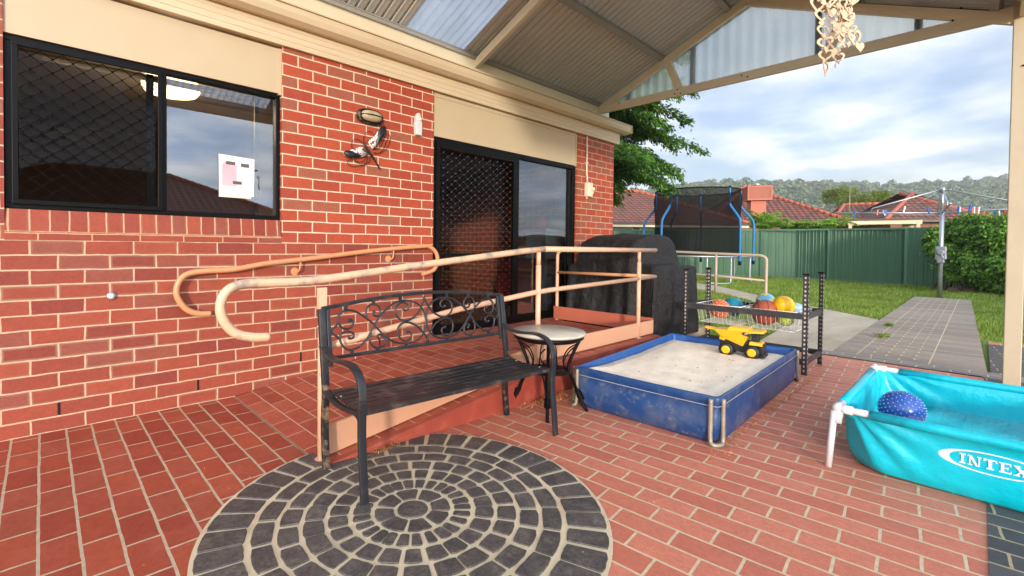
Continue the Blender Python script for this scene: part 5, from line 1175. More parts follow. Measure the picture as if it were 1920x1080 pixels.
def serif(ch, x, z, w_, h):
    s = 0.13*h; st = 0.30*w_; o = []
    if ch == 'I': o = [[(.0,0),(1,0),(1,s),(0,s)], [(0,h-s),(1,h-s),(1,h),(0,h)], [(.28,s),(.72,s),(.72,h-s),(.28,h-s)]]
    if ch == 'N': o = [[(0,0),(.36,0),(.36,s*.8),(0,s*.8)], [(.12,s*.8),(.24,s*.8),(.24,h-s),(.12,h-s)], [(0,h-s),(.34,h-s),(.34,h),(0,h)], [(.66,h-s*.8),(1,h-s*.8),(1,h),(.66,h)], [(.77,0),(.88,0),(.88,h-s*.8),(.77,h-s*.8)], [(.12,h-s),(.36,h-s),(.80,0),(.70,0),(.6,0)]]
    if ch == 'T': o = [[(0,h-s),(1,h-s),(1,h),(0,h)], [(0,h-2.1*s),(.1,h-2.1*s),(.16,h-s),(0,h-s)], [(.84,h-s),(.90,h-2.1*s),(1,h-2.1*s),(1,h-s)], [(.36,s),(.64,s),(.64,h-s),(.36,h-s)], [(.22,0),(.78,0),(.78,s),(.22,s)]]
    if ch == 'E': o = [[(0,0),(1,0),(1,s),(0,s)], [(0,h-s),(.95,h-s),(.95,h),(0,h)], [(.14,s),(.42,s),(.42,h-s),(.14,h-s)], [(.42,h*.44),(.72,h*.44),(.72,h*.56),(.42,h*.56)], [(.88,s),(1,s),(1,2.3*s),(.94,2.3*s)], [(.84,h-2.1*s),(.95,h-2.1*s),(.95,h-s),(.84,h-s)], [(.66,h*.36),(.74,h*.36),(.74,h*.64),(.66,h*.64)]]
    if ch == 'X': o = [[(0,h-s),(.42,h-s),(.42,h),(0,h)], [(.62,h-s),(1,h-s),(1,h),(.62,h)], [(0,0),(.40,0),(.40,s),(0,s)], [(.56,0),(1,0),(1,s),(.56,s)], [(.06,h-s),(.36,h-s),(.94,s),(.64,s)], [(.72,h-s),(.86,h-s),(.30,s),(.14,s)]]
    return [[(x-a*w_, z+b) for a, b in q] for q in o]
mb = MB(); yy = -3.612
for ch, w_ in (('I', 0.020), ('N', 0.043), ('T', 0.040), ('E', 0.036), ('X', 0.044)):
    for idx, q in enumerate(serif(ch, yy, 0.166, w_, 0.044)): mb.prism2d(q, face, 0.0, 0.0016+0.00015*idx)
    yy -= w_+0.005
mb.build('lettering', m_print, PO)
t = MT('pool_water'); t.n.remove(t.b); tr = t.add('ShaderNodeBsdfTransparent'); tr.inputs[0].default_value = (0.55, 0.80, 0.84, 1); gl = t.add('ShaderNodeBsdfGlossy'); gl.inputs['Roughness'].default_value = 0.02
fr = t.add('ShaderNodeFresnel'); fr.inputs[0].default_value = 1.33; m2 = t.add('ShaderNodeMixShader'); t.l.new(fr.outputs[0], m2.inputs[0]); t.l.new(tr.outputs[0], m2.inputs[1]); t.l.new(gl.outputs[0], m2.inputs[2]); t.l.new(m2.outputs[0], t.out.inputs[0])
mb = MB(); mb.poly([(p[0], p[1], 0.115) for p in pool_ring(0.034, 0.15)]); o = mb.build('pool_water', t.m); tag(o, 'shallow clear water inside the turquoise pool', 'water', kind='structure')
def bumps(b, c, r):
    mb = MB(); g_ = PI*(3-math.sqrt(5)); n_ = 260; lm = M('pale_spike_tip', (150,170,205), 0.25)
    for k in range(n_):
        z = 1-2*(k+.5)/n_; q = math.sqrt(1-z*z); d = np.array([q*math.cos(g_*k), q*math.sin(g_*k), z*0.97]); c_ = np.array(c)
        mb.tube([c_+d*r*0.97, c_+d*r*1.035], [0.0036, 0.0026], 5)
    mb.build('spike', M('pale_spike', (150,176,214), 0.3), b)
ball('spiky_ball', 'navy blue spiky ball floating in the turquoise pool', (3.62, -3.372, 0.208), 0.103, M('navy_vinyl', (44,82,156), 0.2), bumps)

# leaf litter along the ramp kerb
def litter(name, c, sx, sy, n_, label, sz=0.012, h=0.012, rot=0):
    C_ = np.stack([RNG.normal(c[0], sx, n_), RNG.normal(c[1], sy, n_), np.abs(RNG.normal(0, h, n_))+0.008], 1)
    if rot: d = C_[:, :2]-np.array(c[:2]); ca, sa = math.cos(rot), math.sin(rot); C_[:, 0] = c[0]+d[:, 0]*ca-d[:, 1]*sa; C_[:, 1] = c[1]+d[:, 0]*sa+d[:, 1]*ca
    V, F = leaves(C_, RNG.uniform(0.5, 1.4, n_)*sz, 0.6, 0.55); V[:, 2] = np.maximum(V[:, 2], 0.0065)
    return tag(npmesh(name, V, F, m_leafdry, kind='stuff'), label, 'leaves')
litter('leaf_litter', (2.72, -1.58), 0.12, 0.03, 420, 'brown leaf litter piled against the kerb under the side table', 0.016, 0.016)
litter('leaf_litter', (1.42, -1.505), 0.055, 0.016, 160, 'small heap of brown leaves between bench leg and kerb', 0.012, 0.01)
litter('leaf_litter', (2.05, -2.0), 0.9, 0.7, 130, 'single dry leaf flakes scattered on the patio', 0.010, 0.0005)
litter('leaf_litter', (1.35, -0.9), 0.45, 0.35, 70, 'dry flakes and grit scattered over the ramp foot', 0.009, 0.02)
litter('leaf_litter', (2.85, -2.75), 0.06, 0.03, 60, 'few dry leaves at the near corner of the sandpit', 0.012, 0.003)

# ------------------------------------------------------------------ path rail
FR_ = thing('path_handrail', 'beige steel handrail beside the concrete path behind the barbecue', 'handrail', (12.69, 1.0, 0))
m_railfar = M('beige_rail_paint', (178,156,136), 0.45, var=0.05)
mb = MB(); mb.tube(smooth_pts([(12.69, 4.2, 1.06), (12.69, 2.1, 1.02), (12.69, 0.9, 0.985), (12.69, 0.1, 0.965), (12.69, -0.08, 0.955), (12.69, -0.17, 0.91), (12.69, -0.2, 0.83), (12.69, -0.2, 0.4), (12.69, -0.2, -0.02)], 4), 0.034, 10); mb.build('top_rail', m_railfar, FR_)
mb = MB(); mb.tube([(12.69, 4.2, 0.50), (12.69, 0.93, 0.42), (12.69, -0.2, 0.36)], 0.028, 8); mb.build('mid_rail', m_railfar, FR_)
for y in (0.93, 3.6): mb = MB(); mb.tube([(12.69, y, -0.02), (12.69, y, 0.985)], 0.032, 8); mb.build('post', m_railfar, FR_)

# ------------------------------------------------------------------ fence
fp = [(P(1060, 500, 27)), G(1150, 511), G(1318, 515.5), G(1490, 521.5), G(1655, 532.5), G(1800, 543), G(1935, 552), G(2200, 575)]
fp = [np.array([p[0], p[1], 0.0]) for p in fp]; ftop = [1.92, 1.91, 1.92, 1.90, 1.85, 1.80, 1.78, 1.78]
FN = thing('green_fence', 'green ribbed steel fence along the back of the lawn', 'fence', tuple(fp[3]))
t = MT('green_steel_sheet'); uv = t.tc.outputs['Object']; t.base(t.ramp(t.noise(0.8, 5), [(0.3, lin((70,104,78))), (0.7, lin((78,114,86)))])); t.rough(0.45); m_green = t.m
m_green2 = M('green_fence_post', (84,120,94), 0.45, var=.05)
cum = [0]
for a, b_ in zip(fp, fp[1:]): cum.append(cum[-1]+np.linalg.norm(b_-a))
def fpos(s):
    k = min(max(np.searchsorted(cum, s)-1, 0), len(fp)-2); t_ = (s-cum[k])/(cum[k+1]-cum[k]); d = norm(fp[k+1]-fp[k])
    return fp[k]*(1-t_)+fp[k+1]*t_, d, ftop[k]*(1-t_)+ftop[k+1]*t_
pat = [(0.0, 0), (0.012, 0.016), (0.03, 0.016), (0.042, 0), (0.10, 0.0), (0.108, 0.010), (0.13, 0.010), (0.138, 0.0), (0.2, 0)]
s = 0.0; per = 0.26
pts = []
while s < cum[-1]-per:
    for a, dd in pat: pts.append((s+a, dd))
    s += per
PW = 2.35; k = 0
while k*PW < cum[-1]-0.1:
    s0, s1 = max(k*PW-0.15, 0), min((k+1)*PW+0.02, cum[-1]-0.05)
    seg = [(a, d) for a, d in pts if s0 <= a <= s1]
    if len(seg) > 2:
        mb = MB(); rows = [[], []]
        for a, dd in seg:
            p, d, h = fpos(a); nr = np.array([d[1], -d[0], 0])
            if nr@(CAM-p) < 0: nr = -nr
            q = p+nr*dd; rows[0].append((q[0], q[1], -0.02)); rows[1].append((q[0], q[1], h-0.04))
        mb.grid(rows, smooth=False); mb.build('fence_panel', m_green, FN)
        p0, d0, h0 = fpos(s0); p1, d1, h1 = fpos(s1); mb = MB()
        mb.bar((p0[0], p0[1], h0-0.02), (p1[0], p1[1], h1-0.02), 0.06, 0.06); mb.build('fence_rail', m_green2, FN); MB().bar((p0[0], p0[1], 0.03), (p1[0], p1[1], 0.03), 0.05, 0.06).build('fence_rail', m_green2, FN)
    p, d, h = fpos(min(k*PW, cum[-1])); mb = MB(); mb.box((p[0]-0.035, p[1]-0.035, -0.05), (p[0]+0.035, p[1]+0.035, h+0.012)); mb.build('fence_post', m_green2, FN)
    k += 1

# ------------------------------------------------------------------ trampoline
tcx, tcy, _ = P(1304, 480, 16.6); TR = 1.72
TP = thing('trampoline', 'round trampoline with blue poles and black safety net on the lawn', 'trampoline', (tcx, tcy, 0))
cp = lambda r, a, z: (tcx+r*math.cos(a), tcy+r*math.sin(a), z)
va = math.atan2(CAM[1]-tcy, CAM[0]-tcx)
mb = MB(); mb.tube([cp(TR, 2*PI*k/48, 0.86) for k in range(48)], 0.028, 8, closed=True); mb.build('frame_ring', m_galv, TP)
mb = MB(); mb.lathe([(0, 0.85), (TR-0.22, 0.86)], (tcx, tcy, 0), 48); mb.build('jumping_mat', m_dark, TP)
for k in range(6):
    a = va+0.42+2*PI*k/6; mb = MB()
    mb.tube(smooth_pts([cp(TR, a-0.22, 0.86), cp(TR, a-0.22, 0.12), cp(TR+.03, a-0.16, 0.02), cp(TR+.03, a+0.16, 0.02), cp(TR, a+0.22, 0.12), cp(TR, a+0.22, 0.86)], 4), 0.024, 8); mb.build('leg', m_galv, TP)
m_bluep = M('blue_foam_pole', (18,108,168), 0.5, var=0.15, vs=3)
for k in range(6):
    a = va+math.radians([-36, 46, 92, 174, -97, -150][k])
    mb = MB(); mb.tube(smooth_pts([cp(TR+.06, a, 0.62), cp(TR+.06, a, 1.4), cp(TR+.05, a, 1.95), cp(TR-0.02, a, 2.15), cp(TR-0.30, a, 2.50), cp(TR-0.36, a, 2.66), cp(TR-0.36, a, 3.12)], 4), 0.038, 10); mb.build('pole', m_bluep, TP)
    mb = MB(); mb.lathe([(0.045, 0.60), (0.05, 0.72)], cp(TR+.06, a, 0)[:2]+(0,), 8); mb.sphere(cp(TR-0.36, a, 3.14), 0.05, 10); mb.build('clamp', m_black, TP)
mb = MB(); hoop = [cp((TR-0.36)*(1.0), 2*PI*k/60, 3.12) for k in range(60)]; mb.tube(hoop, 0.026, 6, closed=True); mb.build('hoop', m_dark, TP)
mb = MB(); rows = []
for z, r_ in ((0.88, TR-0.28), (1.4, TR-0.34), (1.9, TR-0.36), (2.4, TR-0.34), (2.8, TR-0.30), (3.10, TR-0.36)):
    rows.append([cp(r_, 2*PI*k/60, z) for k in range(60)])
mb.grid(rows, closed=True); mb.build('safety_net', m_net, TP)

# ------------------------------------------------------------------ clothes hoist
HX, HY = 15.76, -3.01
HO = thing('clothes_hoist', 'galvanised rotary clothes hoist at the end of the grey path', 'clothes hoist', (HX, HY, 0))
mb = MB(); mb.tube([(HX, HY, -0.03), (HX, HY, 2.05)], 0.042, 14); mb.tube([(HX, HY, 2.0), (HX, HY, 2.58)], 0.030, 12); mb.build('pole', m_galv, HO)
mb = MB(); mb.box((HX-0.11, HY-0.10, 0.90), (HX+0.08, HY+0.10, 1.22)); mb.lathe([(0.12, -0.13), (0.12, -0.08)], (0, HY, 1.10), 20, axis='x') if False else mb.box((HX-0.13, HY-0.07, 0.82), (HX-0.02, HY+0.07, 0.92)); mb.tube([(HX-0.12, HY, 1.08), (HX-0.17, HY, 1.08)], 0.07, 16); mb.build('crank_box', M('cast_grey_metal', (132,136,140), 0.5, metal=0.4, var=.2, vs=14), HO, bevel=0.03)
mb = MB(); mb.tube([(HX-0.16, HY, 1.08), (HX-0.19, HY-0.03, 1.0), (HX-0.21, HY-0.06, 0.93)], 0.012, 8); mb.build('crank_handle', m_galv, HO)
mb = MB(); mb.tube([(HX, HY, 2.50), (HX, HY, 2.62)], 0.05, 12); mb.build('head', m_galv, HO)
lat = CR[:2]/np.linalg.norm(CR[:2]); dpt = _w[:2]/np.linalg.norm(_w[:2])
ad = [(-1.53, 1.35), (1.53, -1.35), (-1.35, -1.53), (1.35, 1.53)]; tips = []; joints = []
for i, (a, b_) in enumerate(ad):
    v = lat*a+dpt*b_; tip = np.array([HX+v[0], HY+v[1], 2.09]); ctr = np.array([HX, HY, 2.02]); tips.append(tip)
    mb = MB(); mb.tube([ctr, tip], 0.019, 8); mb.build('arm', m_galv, HO)
    j = ctr+(tip-ctr)*0.62; mb = MB(); mb.tube([(HX, HY, 2.58), tuple(j+np.array([0, 0, 0.12])), tuple(j+np.array([v[0]*.02, v[1]*.02, 0.0]))], 0.016, 8); mb.build('strut', m_galv, HO)
order = [0, 2, 1, 3]
mb = MB()
for f_ in (0.45, 0.6, 0.75, 0.88, 0.985):
    for a, b_ in zip(order, order[1:]+order[:1]):
        A = np.array([HX, HY, 2.03])+(tips[a]-np.array([HX, HY, 2.02]))*f_; B_ = np.array([HX, HY, 2.03])+(tips[b_]-np.array([HX, HY, 2.02]))*f_
        mb.tube([A, (A+B_)/2-np.array([0, 0, 0.012]), B_], 0.0022, 4, cap=False)
mb.tube([(HX, HY, 2.58), tuple(np.array([HX, HY, 2.03])+(tips[0]-np.array([HX, HY, 2.02]))*0.35)], 0.004, 5); mb.build('line_wire', m_galv, HO)
# pegs
pc_ = {'blue': M('blue_peg', (30,104,190), 0.4), 'white': M('white_peg', (226,228,230), 0.4), 'orange': M('orange_peg', (206,92,60), 0.4)}
def peg(colr, label, loc, yaw, tilt):
    o = MB(); o.hexa([(-0.008, -0.006, -0.09), (-0.001, -0.006, -0.09), (-0.001, 0.006, -0.09), (-0.008, 0.006, -0.09)], [(-0.014, -0.006, 0.015), (-0.002, -0.006, 0.015), (-0.002, 0.006, 0.015), (-0.014, 0.006, 0.015)])
    o.hexa([(0.001, -0.006, -0.09), (0.008, -0.006, -0.09), (0.008, 0.006, -0.09), (0.001, 0.006, -0.09)], [(0.002, -0.006, 0.015), (0.014, -0.006, 0.015), (0.014, 0.006, 0.015), (0.002, 0.006, 0.015)])
    b = o.build('clothes_peg', pc_[colr]); b.location = loc; b.rotation_euler = (tilt, tilt*0.5, yaw); b.scale = (1.6, 1.6, 1.3)
    return tag(b, label, 'clothes peg', f'{colr} pegs clipped on the hoist lines')
rr = random.Random(4)
C0 = np.array([HX, HY, 2.02])
for n_i, colr in enumerate(['blue']*9+['white']*9+['orange']*6):
    a, b_ = [(order[0], order[1]), (order[1], order[2]), (order[2], order[3]), (order[1], order[2])][n_i % 4]; f_ = rr.choice((0.6, 0.75, 0.88, 0.985)); u = rr.uniform(0.1, 0.9)
    A = C0+(tips[a]-C0)*f_; B_ = C0+(tips[b_]-C0)*f_; p = A*(1-u)+B_*u
    peg(colr, {'blue': 'blue clothes peg clipped on the hoist wires', 'white': 'white clothes peg clipped on the hoist wires', 'orange': 'orange clothes peg clipped on the hoist wires'}[colr], (p[0], p[1], p[2]+0.0), rr.uniform(0, 3), rr.uniform(-.5, .5))

# ------------------------------------------------------------------ plants
def leaf_blob(n, c, r, flat=1.0, shell=0.6, noise_amp=0.25, seed=0):
    rg = np.random.default_rng(seed); d = rg.normal(size=(n, 3)); d /= np.linalg.norm(d, axis=1)[:, None]
    k = 1+noise_amp*(np.sin(d[:, 0]*5+seed)*np.sin(d[:, 1]*6+1.3*seed)+np.sin(d[:, 2]*7+d[:, 0]*4+seed*.7))
    rad = (shell+(1-shell)*rg.random(n)**0.5)*k
    p = d*rad[:, None]*np.array(r); return p+np.array(c), d
# hedge
h0 = np.array(G(1778, 548)); h1 = np.array(G(1990, 560))
HG = thing('hedge', 'dense dark green leafy hedge against the fence behind the hoist', 'hedge', (float(G(1850,552)[0]), float(G(1850,552)[1]), 0))
Cs, Ds = [], []
rg = np.random.default_rng(9)
hb = [(1783, 452, 13.0, .50, .62), (1815, 470, 12.9, .8, .92), (1870, 465, 12.3, .95, .98), (1935, 465, 11.8, 1.0, 1.0), (2000, 470, 11.4, 1.0, 1.0), (1845, 500, 12.3, .7, .55), (1900, 505, 11.8, .8, .6), (1960, 505, 11.3, .8, .6)]
for i, (px, py, dp, r_, rz) in enumerate(hb):
    c_ = np.array(P(px, py, dp)); c_[2] = max(c_[2], rz*0.8)
    for jj in range(9):
        dd = rg.normal(size=3); dd /= np.linalg.norm(dd); cc_ = c_+dd*np.array([r_, r_, rz])*0.62; cc_[2] = max(cc_[2], 0.25)
        p, d = leaf_blob(1200, cc_, (r_*.5, r_*.5, rz*.46), seed=i*13+jj, shell=0.55); Cs.append(p); Ds.append(d)
C_ = np.concatenate(Cs); D_ = np.concatenate(Ds); k_ = (C_[:, 2] > 0.03) & (C_[:, 2] < 2.2); C_, D_ = C_[k_], D_[k_]
V, F = leaves(C_, RNG.uniform(0.06, 0.115, len(C_)), 0.6, 0.5, D_*0.4+np.array([0, 0, -0.5]), nrm=D_); npmesh('foliage', V, F, m_hedge, HG)
mb = MB()
for px, py, dp, r_, rz in hb:
    c_ = np.array(P(px, py, dp)); c_[2] = max(c_[2], rz*0.8)
    for s_ in range(4): q = c_+rg.normal(size=3)*0.3; mb.tube([(q[0], q[1], 0), (c_[0]+rg.normal()*.3, c_[1]+rg.normal()*.3, c_[2]+.4)], [0.035, 0.012], 6)
mb.build('stems', m_bark, HG).name = 'stem'
Rk = thing('garden_rock', 'brown rounded rock on the grass at the foot of the hedge', 'rock', G(1815, 548)); q = G(1815, 548)
mb = MB(); mb.sphere((q[0], q[1], 0.04), 0.30, 18, (1.0, 1.4, 0.42)); ro = mb.build('stone', M('brown_rock', (120,92,70), 0.9, var=.3, vs=6, bump=.8, bs=14, bd=.03), Rk)
# cedar behind the house
CT = thing('cedar_tree', 'large dark green cedar with drooping branches beyond the house corner', 'tree', (P(1085, 400, 12.6)[0], P(1085, 400, 12.6)[1], 0))
tb = np.array([P(1085, 400, 12.6)[0], P(1085, 400, 12.6)[1], 0.0])
mb = MB(); mb.tube([tb, tb+[0.05, 0, 3], tb+[0, 0.05, 6], tb+[0, 0, 9]], [0.26, 0.2, 0.13, 0.04], 10); mb.build('trunk', m_bark, CT)
rg = np.random.default_rng(21); LC, LD = [], []; lm = MB()
for b_ in range(210):
    z = 2.7+6.0*(b_/210)**0.9+rg.uniform(-.25, .35); a = b_*2.4+rg.uniform(-.3, .3); Lb = min(2.1+0.75*(z-2.75), 3.1-0.28*max(0, z-4.2))*rg.uniform(0.66, 1.05)
    if Lb < .4: continue
    dr = np.array([math.cos(a), math.sin(a), 0]); pts = [tb+np.array([0, 0, z])+dr*Lb*k+np.array([0, 0, 0.22*Lb*k-0.42*Lb*k*k]) for k in np.linspace(0, 1, 7)]
    lm.tube(pts, [0.035, .03, .025, .02, .015, .01, .005], 5)
    side_ = np.array([-dr[1], dr[0], 0])
    for k in np.linspace(0.08, 1.0, 34):
        i0 = min(int(k*6), 5); f_ = k*6-i0; pp = pts[i0]*(1-f_)+pts[i0+1]*f_
        for sg in (-1, 1):
            tl = 0.75*(1-0.62*k)*rg.uniform(.6, 1.15); td = norm(side_*sg+dr*rg.uniform(.5, 1.0)+np.array([0, 0, rg.uniform(-.75, .25)]))
            m_ = int(46*tl)+8; u_ = rg.random(m_); q = pp+td*(u_*tl)[:, None]; q[:, 2] -= 0.28*(u_*tl)**1.5+np.abs(rg.normal(0, 0.05, m_)); q += rg.normal(0, 0.028, (m_, 3)); LC.append(q); LD.append(np.repeat((td+np.array([0, 0, -.5]))[None], m_, 0))
lm.build('branch', m_bark, CT)
C_ = np.concatenate(LC); V, F = leaves(C_, RNG.uniform(0.07, 0.15, len(C_)), 0.2, 0.34, np.concatenate(LD)); npmesh('crown', V, F, m_cedar, CT)
# feathery bright shrubs beyond the fence
def feather(name, label, px, py, dp, n, L_, seed, lean=0.5, mat=m_fern):
    c_ = np.array(P(px, py, dp)); th = thing(name, label, 'shrub', (c_[0], c_[1], 0)); rg = np.random.default_rng(seed); LC, LD = [], []; mb = MB()
    mb.tube([(c_[0], c_[1], 0), (c_[0], c_[1], c_[2])], [0.09, 0.06], 8)
    for k in range(n):
        a = 2*PI*k/n*2.4+rg.uniform(-.4, .4); up = rg.uniform(0.5, 1.3); dr = np.array([math.cos(a), math.sin(a), 0]); l = L_*rg.uniform(.7, 1.1)
        pts = [c_+dr*l*t_*lean+np.array([0, 0, up*l*0.95*t_-0.55*l*lean*t_**3]) for t_ in np.linspace(0, 1, 9)]
        mb.tube(pts, [0.012]*9, 4, cap=False); sd_ = np.array([-dr[1], dr[0], 0])
        for t_ in np.linspace(0.12, 1, 34):
            i0 = min(int(t_*8), 7); f_ = t_*8-i0; pp = pts[i0]*(1-f_)+pts[i0+1]*f_; w_ = 0.30*L_*math.sin(PI*min(1, t_*0.9+0.1))**.7
            for sg in (-1, 1):
                m_ = 5; u_ = rg.random(m_); LC.append(pp+sd_*sg*(u_*w_)[:, None]+np.array([0, 0, -1])*(u_*w_*.35)[:, None]+rg.normal(0, .012, (m_, 3))); LD.append(np.repeat((sd_*sg+dr*.4)[None], m_, 0))
    mb.build('stem', m_bark, th); C_ = np.concatenate(LC); V, F = leaves(C_, RNG.uniform(.07, .13, len(C_)), .6, .34, np.concatenate(LD)); npmesh('foliage', V, F, mat, th)
feather('feathery_shrub', 'tall bright green feathery shrub rising beside the evaporative cooler house', 1436, 428, 21.5, 26, 1.15, 5, 0.75)
feather('feathery_shrub', 'low bright green feathery shrub just right of the tall one', 1478, 430, 21.5, 16, .8, 6, 0.9)
feather('tree_fern', 'bright green tree fern with arching fronds left of the carport', 1548, 430, 20.5, 14, .95, 8, 1.1)
feather('tree_fern', 'small tree fern between the feathery shrubs and the arching fern', 1512, 431, 21.0, 10, 0.6, 9, 1.0)
def tree(name, label, px, py, dp, r, rz, n, mat, seed, lsz=0.14, lobes=14):
    c_ = np.array(P(px, py, dp)); th = thing(name, label, 'tree', (c_[0], c_[1], 0)); rg = np.random.default_rng(seed); mb = MB()
    mb.tube([(c_[0], c_[1], 0), (c_[0]+.1, c_[1], c_[2]*.6), (c_[0], c_[1], c_[2])], [r*.09, r*.07, r*.04], 8); Cs = []
    for k in range(lobes):
        d = norm(rg.normal(size=3)); q = c_+d*np.array([r, r, rz])*0.62; p, _ = leaf_blob(n//lobes, q, (r*.42, r*.42, rz*.40), seed=seed*7+k, shell=.3); Cs.append(p); mb.tube([(c_[0], c_[1], c_[2]*.75), tuple(q)], [r*.03, r*.01], 5)
    mb.build('trunk', m_bark, th); C_ = np.concatenate(Cs); V, F = leaves(C_, RNG.uniform(.7, 1.3, len(C_))*lsz, .4, .5); npmesh('crown', V, F, mat, th); return th
tree('garden_tree', 'yellow green tree with reddish tips rising behind the tiled roofs', 1592, 371, 38, 2.0, 1.0, 5200, m_lime, 31, .15)
tree('garden_tree', 'smaller yellow green tree crown right of the television aerial', 1638, 374, 38, 1.7, 0.8, 3600, m_lime, 32, .15)

# ------------------------------------------------------------------ neighbouring houses
m_win2 = M('far_window_glass', (60,60,62), 0.15)
def hip(mb, FL, FR, depth_, zr, l_in, r_in, over=0.0):
    """hip roof: front eave FL->FR (world xy at eave z), going back 'depth_' away from the camera side"""
    FL = np.array(FL); FR = np.array(FR); d = norm(FR-FL); nrm = np.array([-d[1], d[0], 0])
    if nrm@(CAM-FL) > 0: nrm = -nrm
    BL, BR_ = FL+nrm*depth_, FR+nrm*depth_; ze = FL[2]; mid_ = nrm*depth_/2
    RL = FL+d*l_in+mid_; RR = FR-d*r_in+mid_; RL[2] = RR[2] = zr
    W_ = np.linalg.norm(FR-FL); sl_ = math.hypot(depth_/2, zr-ze)
    mb.poly([FL, FR, RR, RL], [(0, 0), (W_, 0), (W_-r_in, sl_), (l_in, sl_)])
    sr = math.hypot(r_in, zr-ze); mb.poly([FR, BR_, RR], [(0, 0), (depth_, 0), (depth_/2, sr)])
    slf = math.hypot(l_in, zr-ze); mb.poly([BL, FL, RL], [(0, 0), (depth_, 0), (depth_/2, slf)])
    mb.poly([BR_, BL, RL, RR], [(0, 0), (W_, 0), (W_-l_in, sl_), (r_in, sl_)])
    return FL, FR, BL, BR_, RL, RR, d, nrm
def house(name, label, FL, FR, depth_, zr, l_in, r_in, wins, mtile, extra=None):
    r_ = thing(name, label, 'house', (float((FL[0]+FR[0])/2), float((FL[1]+FR[1])/2), 0)); mb = MB()
    FL_, FR__, BL, BR_, RL, RR, d, nrm = hip(mb, FL, FR, depth_, zr, l_in, r_in)
    roof = mb.build('roof', mtile, r_)
    cap = MB()
    for a, b_ in ((FL_, RL), (FR__, RR), (RL, RR), (BL, RL), (BR_, RR)):
        if np.linalg.norm(b_-a) > .05:
            n_ = max(2, int(np.linalg.norm(b_-a)/0.36)); 
            for k in range(n_): cap.tube([a+(b_-a)*k/n_+np.array([0, 0, 0.03]), a+(b_-a)*(k+1.02)/n_+np.array([0, 0, 0.055])], 0.105, 8)
    cap.build('ridge_tile', M('ridge_tile_red', (170,92,70), 0.8, var=.2, vs=2) if 'ridge_tile_red' not in bpy.data.materials else bpy.data.materials['ridge_tile_red'], roof)
    mb = MB(); up = np.array([0, 0, 1.0])
    for a, b_ in ((FL_, FR__), (FR__, BR_), (BL, FL_)): mb.bar(a-up*0.05, b_-up*0.05, 0.12, 0.12)
    mb.build('gutter', m_gutdark, r_)
    mb = MB(); ins = 0.5
    for a, b_ in ((FL_, FR__), (FR__, BR_), (BL, FL_)): mb.bar(a-up*0.17, b_-up*0.17, 0.05, 0.12)
    mb.build('fascia', m_fascia2, r_)
    c = [(FL_+d*ins+nrm*ins), (FR__-d*ins+nrm*ins), (BR_-d*ins-nrm*ins), (BL+d*ins-nrm*ins)]
    mb = MB(); mb.hexa([(p[0], p[1], 0) for p in c], [(p[0], p[1], FL_[2]-0.2) for p in c]); mb.build('wall', m_house2, r_)
    mb = MB(); mb.poly([FL_-up*.2, FR__-up*.2, BR_-up*.2, BL-up*.2]); mb.build('soffit', m_fascia2, r_)
    for (u0, w_, z0_, z1_) in wins:
        p = c[0]+d*u0; q = p+d*w_; o = -nrm*0.02; f_ = MB()
        f_.hexa([tuple(v) for v in (np.array([p[0], p[1], z0_])+o*1.5, np.array([q[0], q[1], z0_])+o*1.5, np.array([q[0], q[1], z0_])-o, np.array([p[0], p[1], z0_])-o)], [tuple(v) for v in (np.array([p[0], p[1], z1_])+o*1.5, np.array([q[0], q[1], z1_])+o*1.5, np.array([q[0], q[1], z1_])-o, np.array([p[0], p[1], z1_])-o)]); fo = f_.build('window', m_fascia2, r_)
        g_ = MB(); p2, q2 = p+d*.05, q-d*.05; g_.poly([(*(p2+o*1.8)[:2], z0_+.05), (*(q2+o*1.8)[:2], z0_+.05), (*(q2+o*1.8)[:2], z1_-.05), (*(p2+o*1.8)[:2], z1_-.05)]); g_.build('pane', m_win2, fo)
    return r_
def atz(px, py, dp, z): p = P(px, py, dp); return np.array([p[0], p[1], z])
A0 = atz(1105, 420, 23.5, 2.40); A1 = atz(1404, 420, 25.5, 2.50)
house('tiled_house', 'brick house with terracotta hip roof partly behind the trampoline', A0, A1, 8.6, 4.55, 4.1, 4.0, [(0.9, 1.3, 1.5, 2.2), (2.6, 2.2, 1.4, 2.2)], m_tile)
B0 = atz(1330, 416, 28.5, 2.75); B1 = atz(1594, 414, 26.5, 2.75)
hb_ = house('tiled_house', 'brick house with steep terracotta roof carrying the evaporative cooler', B0, B1, 9.5, 5.4, 3.1, 4.3, [(3.0, 1.6, 1.0, 2.2), (5.2, 1.2, 1.0, 2.2)], m_tile2)
C0_ = atz(1560, 413, 30, 2.9); C1_ = atz(1905, 415, 26, 2.85)
house('tiled_house', 'long low house with weathered tiled roof behind the clothes hoist', C0_, C1_, 7.5, 4.25, 1.2, 2.6, [(6.5, 1.4, 1.0, 2.1)], m_tile2)
mb = MB(); hc0 = atz(1660, 411, 26.5, 2.85); hc1 = atz(1868, 412, 25.2, 2.85)
ex_ = thing('tiled_wing', 'peaked tiled wing roof directly behind the clothes hoist arms', 'house', (hc0[0], hc0[1], 0)); q_ = hip(mb, hc0, hc1, 6.0, 4.65, 2.85, 2.85); mb.build('roof', m_tile2, ex_)
mb = MB(); mb.bar(hc0-[0,0,.06], hc1-[0,0,.06], .12, .14); mb.build('gutter', m_gutdark, ex_)
mb = MB(); cc4 = [q_[0]+q_[6]*.5+q_[7]*.5, q_[1]-q_[6]*.5+q_[7]*.5, q_[3]-q_[6]*.5-q_[7]*.5, q_[2]+q_[6]*.5-q_[7]*.5]; mb.hexa([(p[0], p[1], 0) for p in cc4], [(p[0], p[1], 2.7) for p in cc4]); mb.build('wall', m_house2, ex_)
cap = MB()
